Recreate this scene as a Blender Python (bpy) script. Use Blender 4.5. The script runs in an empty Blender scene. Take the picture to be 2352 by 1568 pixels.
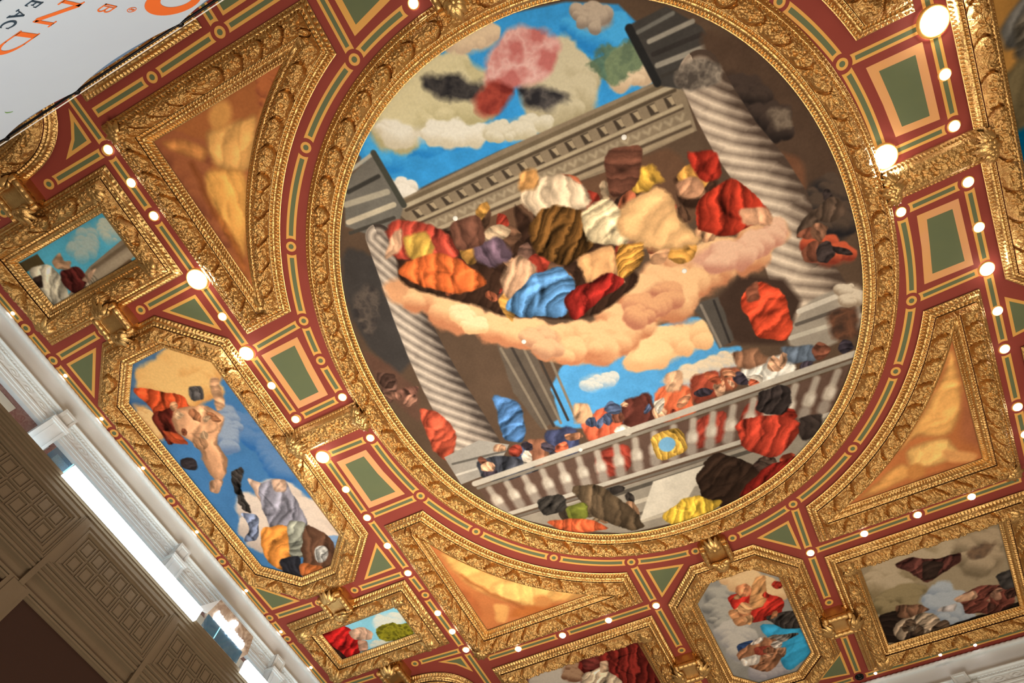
# Painted and gilded hall ceiling seen from below, tilted camera.
# Axes: x along the short wall, y along the long wall, z up; the camera stands at the origin,
# the ceiling plane is 10 m above it.
import bpy, math, random
import numpy as np
from mathutils import Matrix, Vector

H = 10.0
rng = np.random.RandomState(7)
random.seed(5)
scene = bpy.context.scene
COL = scene.collection

# ------------------------------------------------------------------ helpers
def s2l(c):
    c = np.asarray(c, float)
    return np.where(c <= 0.04045, c / 12.92, ((c + 0.055) / 1.055) ** 2.4)

def rgb(r, g, b):
    v = s2l(np.array([r, g, b]) / 255.0)
    return (float(v[0]), float(v[1]), float(v[2]), 1.0)

TAB = rng.rand(256, 256)
def vnoise(x, y, seed=0):
    x = np.asarray(x, float) + seed * 17.31; y = np.asarray(y, float) + seed * 9.77
    xi = np.floor(x).astype(np.int64); yi = np.floor(y).astype(np.int64)
    fx = x - xi; fy = y - yi
    fx = fx * fx * (3 - 2 * fx); fy = fy * fy * (3 - 2 * fy)
    a = TAB[xi % 256, yi % 256]; b = TAB[(xi + 1) % 256, yi % 256]
    c = TAB[xi % 256, (yi + 1) % 256]; d = TAB[(xi + 1) % 256, (yi + 1) % 256]
    return (a * (1 - fx) + b * fx) * (1 - fy) + (c * (1 - fx) + d * fx) * fy - 0.5

def fbm(x, y, octs=4, seed=0):
    v = 0; a = 1.0; t = 0
    for i in range(octs):
        v = v + a * vnoise(x * 2 ** i, y * 2 ** i, seed + i * 3); t += a; a *= 0.55
    return v / t * 1.6

def sdf_poly(px, py, pts):
    """signed distance to a closed polygon, negative inside"""
    pts = np.asarray(pts, float)
    d = np.full(px.shape, 1e9); inside = np.zeros(px.shape, bool)
    n = len(pts)
    for i in range(n):
        ax, ay = pts[i]; bx, by = pts[(i + 1) % n]
        ex, ey = bx - ax, by - ay
        L = ex * ex + ey * ey + 1e-12
        t = np.clip(((px - ax) * ex + (py - ay) * ey) / L, 0, 1)
        dx = px - ax - t * ex; dy = py - ay - t * ey
        d = np.minimum(d, dx * dx + dy * dy)
        c = ((ay > py) != (by > py))
        if ay != by:
            inside ^= c & (px < (bx - ax) * (py - ay) / (by - ay) + ax)
    d = np.sqrt(d)
    return np.where(inside, -d, d)

def link(o, parent=None):
    COL.objects.link(o)
    if parent is not None: o.parent = parent
    return o

def tag(o, label=None, cat=None, group=None, kind=None):
    if label: o['label'] = label
    if cat: o['category'] = cat
    if group: o['group'] = group
    if kind: o['kind'] = kind
    return o

def empty(name, label, cat, loc=(0, 0, 0), group=None, kind=None):
    o = bpy.data.objects.new(name, None); o.empty_display_size = 0.2
    o.location = loc; link(o)
    return tag(o, label, cat, group, kind)

def mesh_obj(name, verts, faces, mats, parent=None, smooth=False, midx=None, local=None):
    """verts in world space; if the parent has a location the mesh is stored relative to it"""
    verts = np.asarray(verts, float).reshape(-1, 3)
    if parent is not None: verts = verts - np.array(parent_loc(parent))
    off = np.zeros(3)
    if parent is None:
        off = np.array([(verts[:, 0].min() + verts[:, 0].max()) / 2, (verts[:, 1].min() + verts[:, 1].max()) / 2, verts[:, 2].max()])
        verts = verts - off
    me = bpy.data.meshes.new(name)
    if isinstance(faces, np.ndarray):
        k = faces.shape[1]; nf = faces.shape[0]
        me.vertices.add(len(verts)); me.vertices.foreach_set('co', verts.astype(np.float32).ravel())
        me.loops.add(nf * k); me.loops.foreach_set('vertex_index', faces.astype(np.int32).ravel())
        me.polygons.add(nf); me.polygons.foreach_set('loop_start', np.arange(0, nf * k, k, dtype=np.int32))
        me.update(calc_edges=True)
    else:
        me.from_pydata([tuple(v) for v in verts], [], faces)
    if not isinstance(mats, (list, tuple)): mats = [mats]
    for m in mats: me.materials.append(m)
    nf = len(me.polygons)
    if midx is not None: me.polygons.foreach_set('material_index', np.asarray(midx, np.int32))
    me.polygons.foreach_set('use_smooth', np.full(nf, bool(smooth)))
    me.update(); me.validate()
    o = bpy.data.objects.new(name, me); o.location = off
    return link(o, parent)

def parent_loc(p):
    v = Vector((0, 0, 0))
    while p is not None:
        v = v + p.location; p = p.parent
    return v

class MB:
    """collects shapes for one mesh"""
    def __init__(s): s.v = []; s.f = []; s.m = []
    def add(s, verts, faces, m=0):
        b = len(s.v); s.v += [tuple(v) for v in verts]
        s.f += [tuple(i + b for i in f) for f in faces]; s.m += [m] * len(faces)
    def box(s, x0, x1, y0, y1, z0, z1, m=0):
        v = [(x, y, z) for x in (x0, x1) for y in (y0, y1) for z in (z0, z1)]
        s.add(v, [(0, 1, 3, 2), (4, 6, 7, 5), (0, 4, 5, 1), (2, 3, 7, 6), (0, 2, 6, 4), (1, 5, 7, 3)], m)
    def prism(s, pts, z0, z1, m=0):
        n = len(pts)
        v = [(p[0], p[1], z0) for p in pts] + [(p[0], p[1], z1) for p in pts]
        s.add(v, [tuple(range(n - 1, -1, -1)), tuple(range(n, 2 * n))] + [(i, (i + 1) % n, (i + 1) % n + n, i + n) for i in range(n)], m)
    def lathe(s, c, prof, seg=24, axis='z', m=0):
        v = []; n = len(prof)
        for i in range(seg):
            a = 2 * math.pi * i / seg
            for r, h in prof:
                if axis == 'z': v.append((c[0] + r * math.cos(a), c[1] + r * math.sin(a), c[2] + h))
                elif axis == 'y': v.append((c[0] + r * math.cos(a), c[1] + h, c[2] + r * math.sin(a)))
                else: v.append((c[0] + h, c[1] + r * math.cos(a), c[2] + r * math.sin(a)))
        f = [(i * n + j, ((i + 1) % seg) * n + j, ((i + 1) % seg) * n + j + 1, i * n + j + 1) for i in range(seg) for j in range(n - 1)]
        s.add(v, f, m)
    def extrude_y(s, prof, y0, y1, m=0):
        n = len(prof)
        v = [(p[0], y0, p[1]) for p in prof] + [(p[0], y1, p[1]) for p in prof]
        s.add(v, [tuple(range(n)), tuple(range(2 * n - 1, n - 1, -1))] + [(i, i + n, (i + 1) % n + n, (i + 1) % n) for i in range(n)], m)
    def extrude_x(s, prof, x0, x1, m=0):
        n = len(prof)
        v = [(x0, p[0], p[1]) for p in prof] + [(x1, p[0], p[1]) for p in prof]
        s.add(v, [tuple(range(n)), tuple(range(2 * n - 1, n - 1, -1))] + [(i, i + n, (i + 1) % n + n, (i + 1) % n) for i in range(n)], m)
    def blob(s, c, r, rot=0.0, seg=10, rings=6, m=0):
        v = []; f = []
        ca, sa = math.cos(rot), math.sin(rot)
        for i in range(rings + 1):
            ph = math.pi * i / rings
            for j in range(seg):
                th = 2 * math.pi * j / seg
                x = r[0] * math.sin(ph) * math.cos(th); y = r[1] * math.sin(ph) * math.sin(th); z = r[2] * math.cos(ph)
                v.append((c[0] + x * ca - y * sa, c[1] + x * sa + y * ca, c[2] + z))
        for i in range(rings):
            for j in range(seg):
                f.append((i * seg + j, i * seg + (j + 1) % seg, (i + 1) * seg + (j + 1) % seg, (i + 1) * seg + j))
        s.add(v, f, m)
    def build(s, name, mats, parent=None, smooth=False):
        return mesh_obj(name, np.array(s.v), s.f, mats, parent, smooth, s.m)

# ------------------------------------------------------------------ materials
def mat(name, col, rough=0.6, metal=0.0, noise=None, bump=None, emit=None, spec=0.3):
    """noise = (scale, amount, second colour), bump = (scale, strength)"""
    m = bpy.data.materials.new(name); m.use_nodes = True
    nt = m.node_tree; p = nt.nodes['Principled BSDF']
    p.inputs['Base Color'].default_value = col
    p.inputs['Roughness'].default_value = rough; p.inputs['Metallic'].default_value = metal
    p.inputs['Specular IOR Level'].default_value = spec
    tc = nt.nodes.new('ShaderNodeNewGeometry')
    if noise:
        n = nt.nodes.new('ShaderNodeTexNoise'); n.inputs['Scale'].default_value = noise[0]; n.inputs['Detail'].default_value = 6
        if len(noise) > 3: n.inputs['Distortion'].default_value = noise[3]
        nt.links.new(tc.outputs['Position'], n.inputs['Vector'])
        r = nt.nodes.new('ShaderNodeMapRange'); r.inputs[1].default_value = 0.5 - 0.25 * noise[1]; r.inputs[2].default_value = 0.5 + 0.25 * noise[1]
        if noise[1] <= 0.6: r.inputs[1].default_value = 0.35; r.inputs[2].default_value = 0.75; r.inputs[4].default_value = noise[1]
        nt.links.new(n.outputs['Fac'], r.inputs[0])
        mx = nt.nodes.new('ShaderNodeMix'); mx.data_type = 'RGBA'
        mx.inputs[6].default_value = col; mx.inputs[7].default_value = noise[2]
        nt.links.new(r.outputs[0], mx.inputs[0]); nt.links.new(mx.outputs[2], p.inputs['Base Color'])
    if bump:
        b = nt.nodes.new('ShaderNodeTexNoise'); b.inputs['Scale'].default_value = bump[0]; b.inputs['Detail'].default_value = 4
        nt.links.new(tc.outputs['Position'], b.inputs['Vector'])
        bp = nt.nodes.new('ShaderNodeBump'); bp.inputs['Strength'].default_value = bump[1]; bp.inputs['Distance'].default_value = 0.03
        nt.links.new(b.outputs['Fac'], bp.inputs['Height']); nt.links.new(bp.outputs['Normal'], p.inputs['Normal'])
    if emit:
        p.inputs['Emission Color'].default_value = emit[0]; p.inputs['Emission Strength'].default_value = emit[1]
    return m

GOLD = mat('gilded_plaster', rgb(214, 172, 108), 0.33, 0.94, noise=(9, 0.5, rgb(176, 124, 68)), bump=(42, 0.6))
GOLD_SMOOTH = mat('gilded_moulding', rgb(216, 174, 110), 0.32, 0.94, noise=(6, 0.5, rgb(178, 126, 70)), bump=(60, 0.25))
RED = mat('oxblood_paint', rgb(144, 62, 50), 0.7, noise=(1.4, 0.55, rgb(130, 52, 42)))
GREEN = mat('olive_green_paint', rgb(104, 112, 78), 0.7, noise=(2.2, 0.5, rgb(92, 104, 78)))
OCHRE = mat('ochre_stripe_paint', rgb(226, 170, 84), 0.65, noise=(2.0, 0.6, rgb(222, 158, 92)))
TAN = mat('peach_marbled_paint', rgb(224, 164, 92), 0.65, noise=(1.6, 1.0, rgb(226, 162, 116)))
PLASTER = mat('pale_plaster', rgb(232, 238, 240), 0.7, noise=(2.5, 0.4, rgb(222, 228, 230)), bump=(30, 0.08))
STONE = mat('carved_limestone', rgb(230, 236, 237), 0.7, noise=(6, 0.4, rgb(210, 216, 216)), bump=(25, 0.12))
MARBLE_RED = mat('red_marble', rgb(118, 72, 66), 0.35, noise=(7, 1.0, rgb(158, 128, 118), 2.0))
MARBLE_PALE = mat('pale_marble', rgb(214, 208, 190), 0.4, noise=(3, 0.6, rgb(196, 190, 176)))
FACADE = mat('brown_grey_panelling', rgb(108, 92, 70), 0.7, noise=(3, 0.5, rgb(96, 80, 60)), bump=(60, 0.1))
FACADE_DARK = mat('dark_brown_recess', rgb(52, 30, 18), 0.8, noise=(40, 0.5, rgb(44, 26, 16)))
LAMP = mat('lit_lamp', rgb(255, 255, 255), 0.4, emit=((1.0, 0.97, 0.93, 1), 9.0))
LAMP_HOT = mat('lit_lamp_bright', rgb(255, 255, 255), 0.4, emit=((1.0, 0.98, 0.95, 1), 45.0))
WHITE_TRIM = mat('white_enamel', rgb(236, 232, 222), 0.4)
DARK_METAL = mat('dark_metal', rgb(26, 24, 24), 0.4, 0.6)
LED = mat('cool_light_panel', rgb(235, 245, 255), 0.5, emit=((0.80, 0.93, 1.0, 1), 5.0))
SIGN_LIT = mat('lit_white_acrylic', rgb(255, 255, 255), 0.5, emit=((0.9, 0.97, 1.0, 1), 6.0))
SWIRL = mat('swirled_mirror_panel', rgb(120, 92, 78), 0.15, noise=(2.2, 1.0, rgb(212, 196, 178), 3.5), spec=0.6)  # swirls stand in for reflections, put into the mirror panel's colour
def glass(name, col, a):
    m = bpy.data.materials.new(name); m.use_nodes = True
    nt = m.node_tree; p = nt.nodes['Principled BSDF']
    p.inputs['Base Color'].default_value = col; p.inputs['Roughness'].default_value = 0.05
    p.inputs['Alpha'].default_value = a; p.inputs['Specular IOR Level'].default_value = 0.6
    return m
GLASS = glass('reflection_blue_glass', rgb(70, 120, 150), 0.55)  # blue of the panes stands in for dark reflections in the glass
GLASS_EDGE = mat('emissive_glass_edge', rgb(150, 230, 240), 0.2, emit=((0.4, 0.9, 1.0, 1), 0.8))  # edge glow is added emission, the glass is no lamp
BANNER = mat('white_banner_cloth', rgb(190, 206, 222), 0.85, noise=(1.2, 0.35, rgb(178, 190, 212)))
BANNER_BACK = mat('shaded_banner_back', rgb(108, 136, 170), 0.85, noise=(2, 0.4, rgb(86, 116, 152)))  # blue-grey stands in for shade on the back of the white cloth
INK_ORANGE = mat('orange_print', rgb(226, 108, 40), 0.8)
INK_DARK = mat('slate_print', rgb(40, 62, 80), 0.8)
INK_GREEN = mat('green_print', rgb(110, 160, 70), 0.8)

def paint_mat(name):
    m = bpy.data.materials.new(name); m.use_nodes = True
    nt = m.node_tree; p = nt.nodes['Principled BSDF']
    a = nt.nodes.new('ShaderNodeAttribute'); a.attribute_name = 'pigment'
    g = nt.nodes.new('ShaderNodeNewGeometry')
    n = nt.nodes.new('ShaderNodeTexNoise'); n.inputs['Scale'].default_value = 22; n.inputs['Detail'].default_value = 5
    nt.links.new(g.outputs['Position'], n.inputs['Vector'])
    r = nt.nodes.new('ShaderNodeMapRange'); r.inputs[1].default_value = 0.3; r.inputs[2].default_value = 0.7
    r.inputs[3].default_value = 0.94; r.inputs[4].default_value = 1.06
    nt.links.new(n.outputs['Fac'], r.inputs[0])
    mx = nt.nodes.new('ShaderNodeVectorMath'); mx.operation = 'MULTIPLY'
    nt.links.new(a.outputs['Color'], mx.inputs[0]); nt.links.new(r.outputs[0], mx.inputs[1])
    nt.links.new(mx.outputs[0], p.inputs['Base Color'])
    p.inputs['Roughness'].default_value = 0.95; p.inputs['Specular IOR Level'].default_value = 0.0
    return m
PAINT = paint_mat('oil_paint')

# ------------------------------------------------------------------ painted canvases
def chaikin(pts, it=2, k=0.22):
    p = np.asarray(pts, float)
    for _ in range(it):
        q = np.roll(p, -1, 0)
        p = np.stack([(1 - k) * p + k * q, k * p + (1 - k) * q], 1).reshape(-1, 2)
    return p

class Canvas:
    """pigment on a fine grid of points in the ceiling plane"""
    def __init__(s, pts, res, base, seed=0):
        pts = np.asarray(pts, float); s.outline = pts; s.res = res; s.seed = seed
        mg = 0.06
        s.xs = np.arange(pts[:, 0].min() - mg, pts[:, 0].max() + mg + res, res)
        s.ys = np.arange(pts[:, 1].min() - mg, pts[:, 1].max() + mg + res, res)
        s.X, s.Y = np.meshgrid(s.xs, s.ys)
        s.c = np.zeros(s.X.shape + (3,)); s.c[:] = np.array(base) / 255.0
        s.w1 = fbm(s.X * 2.2, s.Y * 2.2, 5, seed + 1); s.w2 = fbm(s.X * 2.2, s.Y * 2.2, 5, seed + 2)
        s.g = fbm(s.X * 5, s.Y * 5, 4, seed + 5)
        s.c *= (1 + 0.12 * s.w1)[..., None]
    def region(s, pts, pad):
        pts = np.asarray(pts, float)
        i0 = max(int((pts[:, 1].min() - pad - s.ys[0]) / s.res), 0); i1 = min(int((pts[:, 1].max() + pad - s.ys[0]) / s.res) + 2, len(s.ys))
        j0 = max(int((pts[:, 0].min() - pad - s.xs[0]) / s.res), 0); j1 = min(int((pts[:, 0].max() + pad - s.xs[0]) / s.res) + 2, len(s.xs))
        return (slice(i0, i1), slice(j0, j1)) if i1 > i0 and j1 > j0 else None
    def mix(s, R, a, col):
        s.c[R] = s.c[R] * (1 - a[..., None]) + col * a[..., None]
    def poly(s, pts, col, soft=0.03, warp=0.05, fold=None, tex=0.10, alpha=1.0):
        """a flat patch of colour with a brushed edge; fold = (angle degrees, period, strength)"""
        if warp >= 0.03: pts = chaikin(pts, 2, 0.16)
        R = s.region(pts, soft + warp + 0.05)
        if R is None: return
        X = s.X[R]; Y = s.Y[R]
        d = sdf_poly(X + warp * s.w1[R] + 0.03 * (warp > 0) * s.g[R], Y + warp * s.w2[R], pts)
        a = np.clip(0.5 - d / (2 * soft), 0, 1) * alpha
        v = 1 + tex * s.g[R]
        if fold:
            F = fold[2]; th = math.radians(fold[0]); per = fold[1]
            pts_ = np.asarray(pts); cx, cy = pts_.mean(0); ext = max(np.ptp(pts_[:, 0]), np.ptp(pts_[:, 1]))
            rs = np.random.RandomState(int(abs(cx * 971 + cy * 577)) % 99991)
            u = (X - cx) * math.cos(th) + (Y - cy) * math.sin(th); q = -(X - cx) * math.sin(th) + (Y - cy) * math.cos(th)
            u = u + rs.randn() * 0.5 / ext * q * q + 0.22 * s.w1[R] + 0.10 * s.g[R] * per
            p1 = u / per + 7.3; f1 = p1 % 1.0; i1 = np.floor(p1).astype(int) % 256; h1 = TAB[i1, 11]
            f1 = np.minimum(f1, (1 - f1) * 5)
            p2 = u / per * 2.15 + 3 * h1 + 0.5 * s.w2[R] + 9.1; f2 = p2 % 1.0; f2 = np.minimum(f2, (1 - f2) * 4)
            m2 = np.clip(0.6 + 1.4 * vnoise(q / per * 0.9, u / per, s.seed + 5), 0, 1)
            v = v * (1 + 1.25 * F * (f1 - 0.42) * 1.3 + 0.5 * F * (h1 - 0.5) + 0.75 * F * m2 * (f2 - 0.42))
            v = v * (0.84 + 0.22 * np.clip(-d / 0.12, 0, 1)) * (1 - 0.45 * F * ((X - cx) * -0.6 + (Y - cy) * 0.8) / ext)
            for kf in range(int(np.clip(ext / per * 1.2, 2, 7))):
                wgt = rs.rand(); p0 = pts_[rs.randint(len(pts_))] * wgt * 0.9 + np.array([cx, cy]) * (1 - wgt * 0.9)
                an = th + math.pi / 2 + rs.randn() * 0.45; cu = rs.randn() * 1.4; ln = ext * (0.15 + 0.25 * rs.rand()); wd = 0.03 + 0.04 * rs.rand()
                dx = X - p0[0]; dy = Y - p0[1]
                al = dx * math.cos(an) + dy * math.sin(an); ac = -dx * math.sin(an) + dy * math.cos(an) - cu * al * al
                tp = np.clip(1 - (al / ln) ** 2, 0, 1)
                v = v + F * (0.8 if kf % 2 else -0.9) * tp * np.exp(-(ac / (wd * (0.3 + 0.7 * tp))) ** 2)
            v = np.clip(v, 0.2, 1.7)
        s.mix(R, a, (np.array(col) / 255.0) * v[..., None])
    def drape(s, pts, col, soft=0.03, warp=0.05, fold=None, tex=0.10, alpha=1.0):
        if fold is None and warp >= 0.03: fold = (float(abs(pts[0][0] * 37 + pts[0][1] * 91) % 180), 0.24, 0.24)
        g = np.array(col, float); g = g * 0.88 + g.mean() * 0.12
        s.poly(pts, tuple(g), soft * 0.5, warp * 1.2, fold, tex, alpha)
    def cloud(s, pts, lit, shade, soft=0.05, warp=0.22, alpha=1.0, freq=1.5, puff=None):
        pts = chaikin(pts)
        if freq < 2: s.puffs(pts, lit, shade, puff); return
        R = s.region(pts, soft + warp + 0.05)
        if R is None: return
        X = s.X[R]; Y = s.Y[R]
        d = sdf_poly(X + warp * s.w1[R], Y + warp * s.w2[R], pts)
        a = np.clip(0.5 - d / (2 * soft), 0, 1) * alpha
        b = np.abs(fbm(X * freq, Y * freq, 4, s.seed + 9)) * 2.2
        k = np.clip(b + 0.25 + 0.5 * s.w2[R], 0, 1)[..., None]
        s.mix(R, a, np.array(lit) / 255.0 * (1 - k) + np.array(shade) / 255.0 * k)
    def puffs(s, pts, lit, shade, r=None):
        """heaped round billows, light above and warm shade below"""
        pts = np.asarray(pts, float); lit = np.array(lit) / 255.0; shade = np.array(shade) / 255.0
        e = np.roll(pts, -1, 0); area = abs(0.5 * np.sum(pts[:, 0] * e[:, 1] - e[:, 0] * pts[:, 1]))
        if r is None: r = float(np.clip(0.30 * math.sqrt(area), 0.10, 0.34))
        R = s.region(pts, 0.1)
        if R is None: return
        a = np.clip(0.5 - sdf_poly(s.X[R] + 0.15 * s.w1[R], s.Y[R] + 0.15 * s.w2[R], pts) / 0.12, 0, 1)
        s.mix(R, a, (lit * 0.45 + shade * 0.55) * (1 + 0.1 * s.g[R])[..., None])
        rs = np.random.RandomState(int(abs(pts.sum()) * 100) % 9999 + s.seed)
        n = int(np.clip(area / (r * r) * 3.2, 6, 240)); lo = pts.min(0); hi = pts.max(0); cs = []
        for k in range(n * 6):
            p = lo + (hi - lo) * rs.rand(2)
            if sdf_poly(np.array([p[0]]), np.array([p[1]]), pts)[0] < -0.25 * r: cs.append(p)
            if len(cs) >= n: break
        cs.sort(key=lambda p: p[0] * 0.6 - p[1] * 0.8, reverse=True)
        for p in cs:
            q = r * (0.45 + 0.75 * rs.rand()); R = s.region([p - q, p + q], 0.1)
            if R is None: continue
            X = s.X[R] + 0.16 * s.w1[R] * q / 0.3; Y = s.Y[R] + 0.16 * s.w2[R] * q / 0.3
            d = np.hypot(X - p[0], Y - p[1]) / q
            a = np.clip((1 - d) / 0.30, 0, 1) * 0.95; a = a * a * (3 - 2 * a)
            k = np.clip(0.50 + 1.05 * ((X - p[0]) * 0.6 - (Y - p[1]) * 0.8) / q + 0.25 * s.g[R], 0, 1)[..., None]
            s.mix(R, a, lit * k + shade * (1 - k))
    def stroke(s, pts, width, col, soft=0.012, warp=0.0, tex=0.1, alpha=1.0):
        """a line of paint along a polyline"""
        R = s.region(pts, width + soft + warp + 0.02)
        if R is None: return
        X = s.X[R] + warp * s.w1[R]; Y = s.Y[R] + warp * s.w2[R]
        d = np.full(X.shape, 1e9)
        for (ax, ay), (bx, by) in zip(pts[:-1], pts[1:]):
            ex, ey = bx - ax, by - ay
            t = np.clip(((X - ax) * ex + (Y - ay) * ey) / (ex * ex + ey * ey + 1e-9), 0, 1)
            d = np.minimum(d, np.hypot(X - ax - t * ex, Y - ay - t * ey))
        a = np.clip(0.5 - (d - width / 2) / (2 * soft), 0, 1) * alpha
        s.mix(R, a, (np.array(col) / 255.0) * (1 + tex * s.g[R])[..., None])
    def column(s, pts, w0, w1, lit, dark, turns, slant):
        """a shaded shaft with winding flutes along a polyline"""
        pts = np.asarray(pts, float)
        R = s.region(pts, max(w0, w1) + 0.05)
        if R is None: return
        X = s.X[R]; Y = s.Y[R]
        best = np.full(X.shape, 1e9); U = np.zeros(X.shape); S = np.zeros(X.shape)
        seg = np.hypot(*np.diff(pts, axis=0).T); cum = np.r_[0, np.cumsum(seg)]; tot = cum[-1]
        for i in range(len(seg)):
            ax, ay = pts[i]; ex, ey = pts[i + 1] - pts[i]
            t = ((X - ax) * ex + (Y - ay) * ey) / (seg[i] ** 2); tc = np.clip(t, 0, 1)
            dx = X - ax - tc * ex; dy = Y - ay - tc * ey; d = np.hypot(dx, dy)
            sg = np.sign(ex * dy - ey * dx)
            m = d < best
            best = np.where(m, d, best); U = np.where(m, d * sg, U); S = np.where(m, (cum[i] + tc * seg[i]) / tot, S)
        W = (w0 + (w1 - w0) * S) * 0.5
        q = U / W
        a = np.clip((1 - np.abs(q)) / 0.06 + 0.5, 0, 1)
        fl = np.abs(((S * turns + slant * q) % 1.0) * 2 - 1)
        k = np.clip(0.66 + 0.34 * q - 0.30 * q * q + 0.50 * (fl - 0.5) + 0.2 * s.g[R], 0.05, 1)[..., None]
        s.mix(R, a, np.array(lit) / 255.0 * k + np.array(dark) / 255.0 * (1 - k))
    def build(s, name, parent, z):
        ny, nx = s.X.shape
        idx = np.arange(nx * ny).reshape(ny, nx)
        q = np.stack([idx[:-1, :-1], idx[1:, :-1], idx[1:, 1:], idx[:-1, 1:]], -1).reshape(-1, 4)
        d = sdf_poly(s.X, s.Y, s.outline).ravel()
        q = q[(d[q] < 0.055).all(1)]
        used = np.unique(q); rem = np.full(nx * ny, -1); rem[used] = np.arange(len(used))
        V = np.stack([s.X.ravel()[used], s.Y.ravel()[used], np.full(len(used), z)], 1)
        o = mesh_obj(name, V, rem[q], PAINT, parent, False)
        col = np.ones((len(used), 4), np.float32)
        col[:, :3] = s2l(np.clip(s.c.reshape(-1, 3)[used], 0, 1))
        at = o.data.color_attributes.new('pigment', 'FLOAT_COLOR', 'POINT')
        at.data.foreach_set('color', col.ravel())
        return o

# ------------------------------------------------------------------ gilded frames
def superoval(off, t0, t1, n, cx=-0.46, cy=3.58, a=4.38, b=4.91, e=2.15):
    """points of the big oval, pushed outward by off along its normal; angles in turns"""
    t = np.linspace(t0, t1, n) * 2 * math.pi
    def P(t):
        c, s = np.cos(t), np.sin(t)
        return np.stack([cx + a * np.sign(c) * np.abs(c) ** (2 / e), cy + b * np.sign(s) * np.abs(s) ** (2 / e)], -1)
    p = P(t); T = P(t + 2e-3) - P(t - 2e-3); T /= np.linalg.norm(T, axis=1)[:, None]
    return p + off * np.stack([T[:, 1], -T[:, 0]], -1)

def resample(pl, n):
    pl = np.asarray(pl, float); d = np.hypot(*np.diff(pl, axis=0).T); c = np.r_[0, np.cumsum(d)]
    s = np.linspace(0, c[-1], n + 1)
    return np.stack([np.interp(s, c, pl[:, 0]), np.interp(s, c, pl[:, 1])], -1), c[-1]

def sample_sides(sides, counts):
    """sides: polylines round a closed outline (a side of equal points is a corner only).
    gives points, outward mitre vectors, side fraction and side length at every sample"""
    allp = np.concatenate([np.asarray(s, float)[:-1] for s in sides])
    area = 0.5 * np.sum(allp[:, 0] * np.roll(allp[:, 1], -1) - np.roll(allp[:, 0], -1) * allp[:, 1])
    sg = 1.0 if area > 0 else -1.0
    info = []
    for s, n in zip(sides, counts):
        p, L = resample(s, n) if np.ptp(np.asarray(s, float), axis=0).max() > 1e-6 else (np.repeat([s[0]], n + 1, 0).astype(float), 0.0)
        if L > 0:
            T = np.gradient(p, axis=0); T /= np.linalg.norm(T, axis=1)[:, None]
            N = sg * np.stack([T[:, 1], -T[:, 0]], -1)
        else: T = N = None
        info.append([p, T, N, L])
    real = [i for i, k in enumerate(info) if k[3] > 0]
    P = []; M = []; U = []; LL = []
    def mitre(i, j):
        n1 = info[i][2][-1]; n2 = info[j][2][0]
        return (n1 + n2) / max(1 + n1 @ n2, 0.18)
    for i, (p, T, N, L) in enumerate(info):
        n = len(p) - 1; u = np.linspace(0, 1, n + 1)
        prev = max([r for r in real if r < i], default=real[-1]); nxt = min([r for r in real if r > i], default=real[0])
        if L > 0:
            k0 = mitre(prev, i) @ T[0]; k1 = mitre(i, nxt) @ T[-1]
            m = N + T * (k0 * (1 - u) + k1 * u)[:, None]
        else:
            m = np.repeat([mitre(prev, nxt)], n + 1, 0)
        P.append(p[:-1]); M.append(m[:-1]); U.append(u[:-1]); LL.append(np.full(n, L))
    return np.concatenate(P), np.concatenate(M), np.concatenate(U), np.concatenate(LL)

def ribbon(name, I, O, h, nt, material, parent, smooth=True):
    """closed strip between loops I (t=0) and O (t=1), hanging h(T) below the ceiling"""
    n = len(I); T = np.linspace(0, 1, nt)
    XY = I[:, None, :] + (O - I)[:, None, :] * T[None, :, None]
    Z = H - h(XY, T)
    V = np.concatenate([XY, Z[..., None]], -1).reshape(-1, 3)
    i = np.arange(n)[:, None]; j = np.arange(nt - 1)[None, :]; i2 = (i + 1) % n
    F = np.stack([i * nt + j, i2 * nt + j, i2 * nt + j + 1, i * nt + j + 1], -1).reshape(-1, 4)
    return mesh_obj(name, V, F, material, parent, smooth)

def moulding_h(S, up):
    """stepped bead moulding: fillet, dentils, roll, dentils; t runs from the low edge to the high edge"""
    def h(XY, T):
        t = T[None, :] if up else 1 - T[None, :]
        s = S[:, None]
        z = 0.035 + 0.085 * t + 0 * s
        den = (np.clip(np.abs((s / 0.062) % 1.0 - 0.5) * 12 - 2.0, 0, 1))
        row1 = ((t > 0.10) & (t < 0.32)); row2 = ((t > 0.76) & (t < 0.94))
        z = z + np.where(row1, 0.02 - 0.05 * (1 - den), 0) + np.where(row2, 0.015 - 0.045 * (1 - den), 0)
        r = np.clip(1 - ((t - 0.54) / 0.20) ** 2, 0, 1) ** 0.5
        seg = np.abs((s / 0.21) % 1.0 - 0.5) * 2
        z = z + r * (0.040 - 0.016 * np.clip((seg - 0.86) / 0.14, 0, 1) - 0.006 * np.cos(seg * 9))
        return z
    return h

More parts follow.
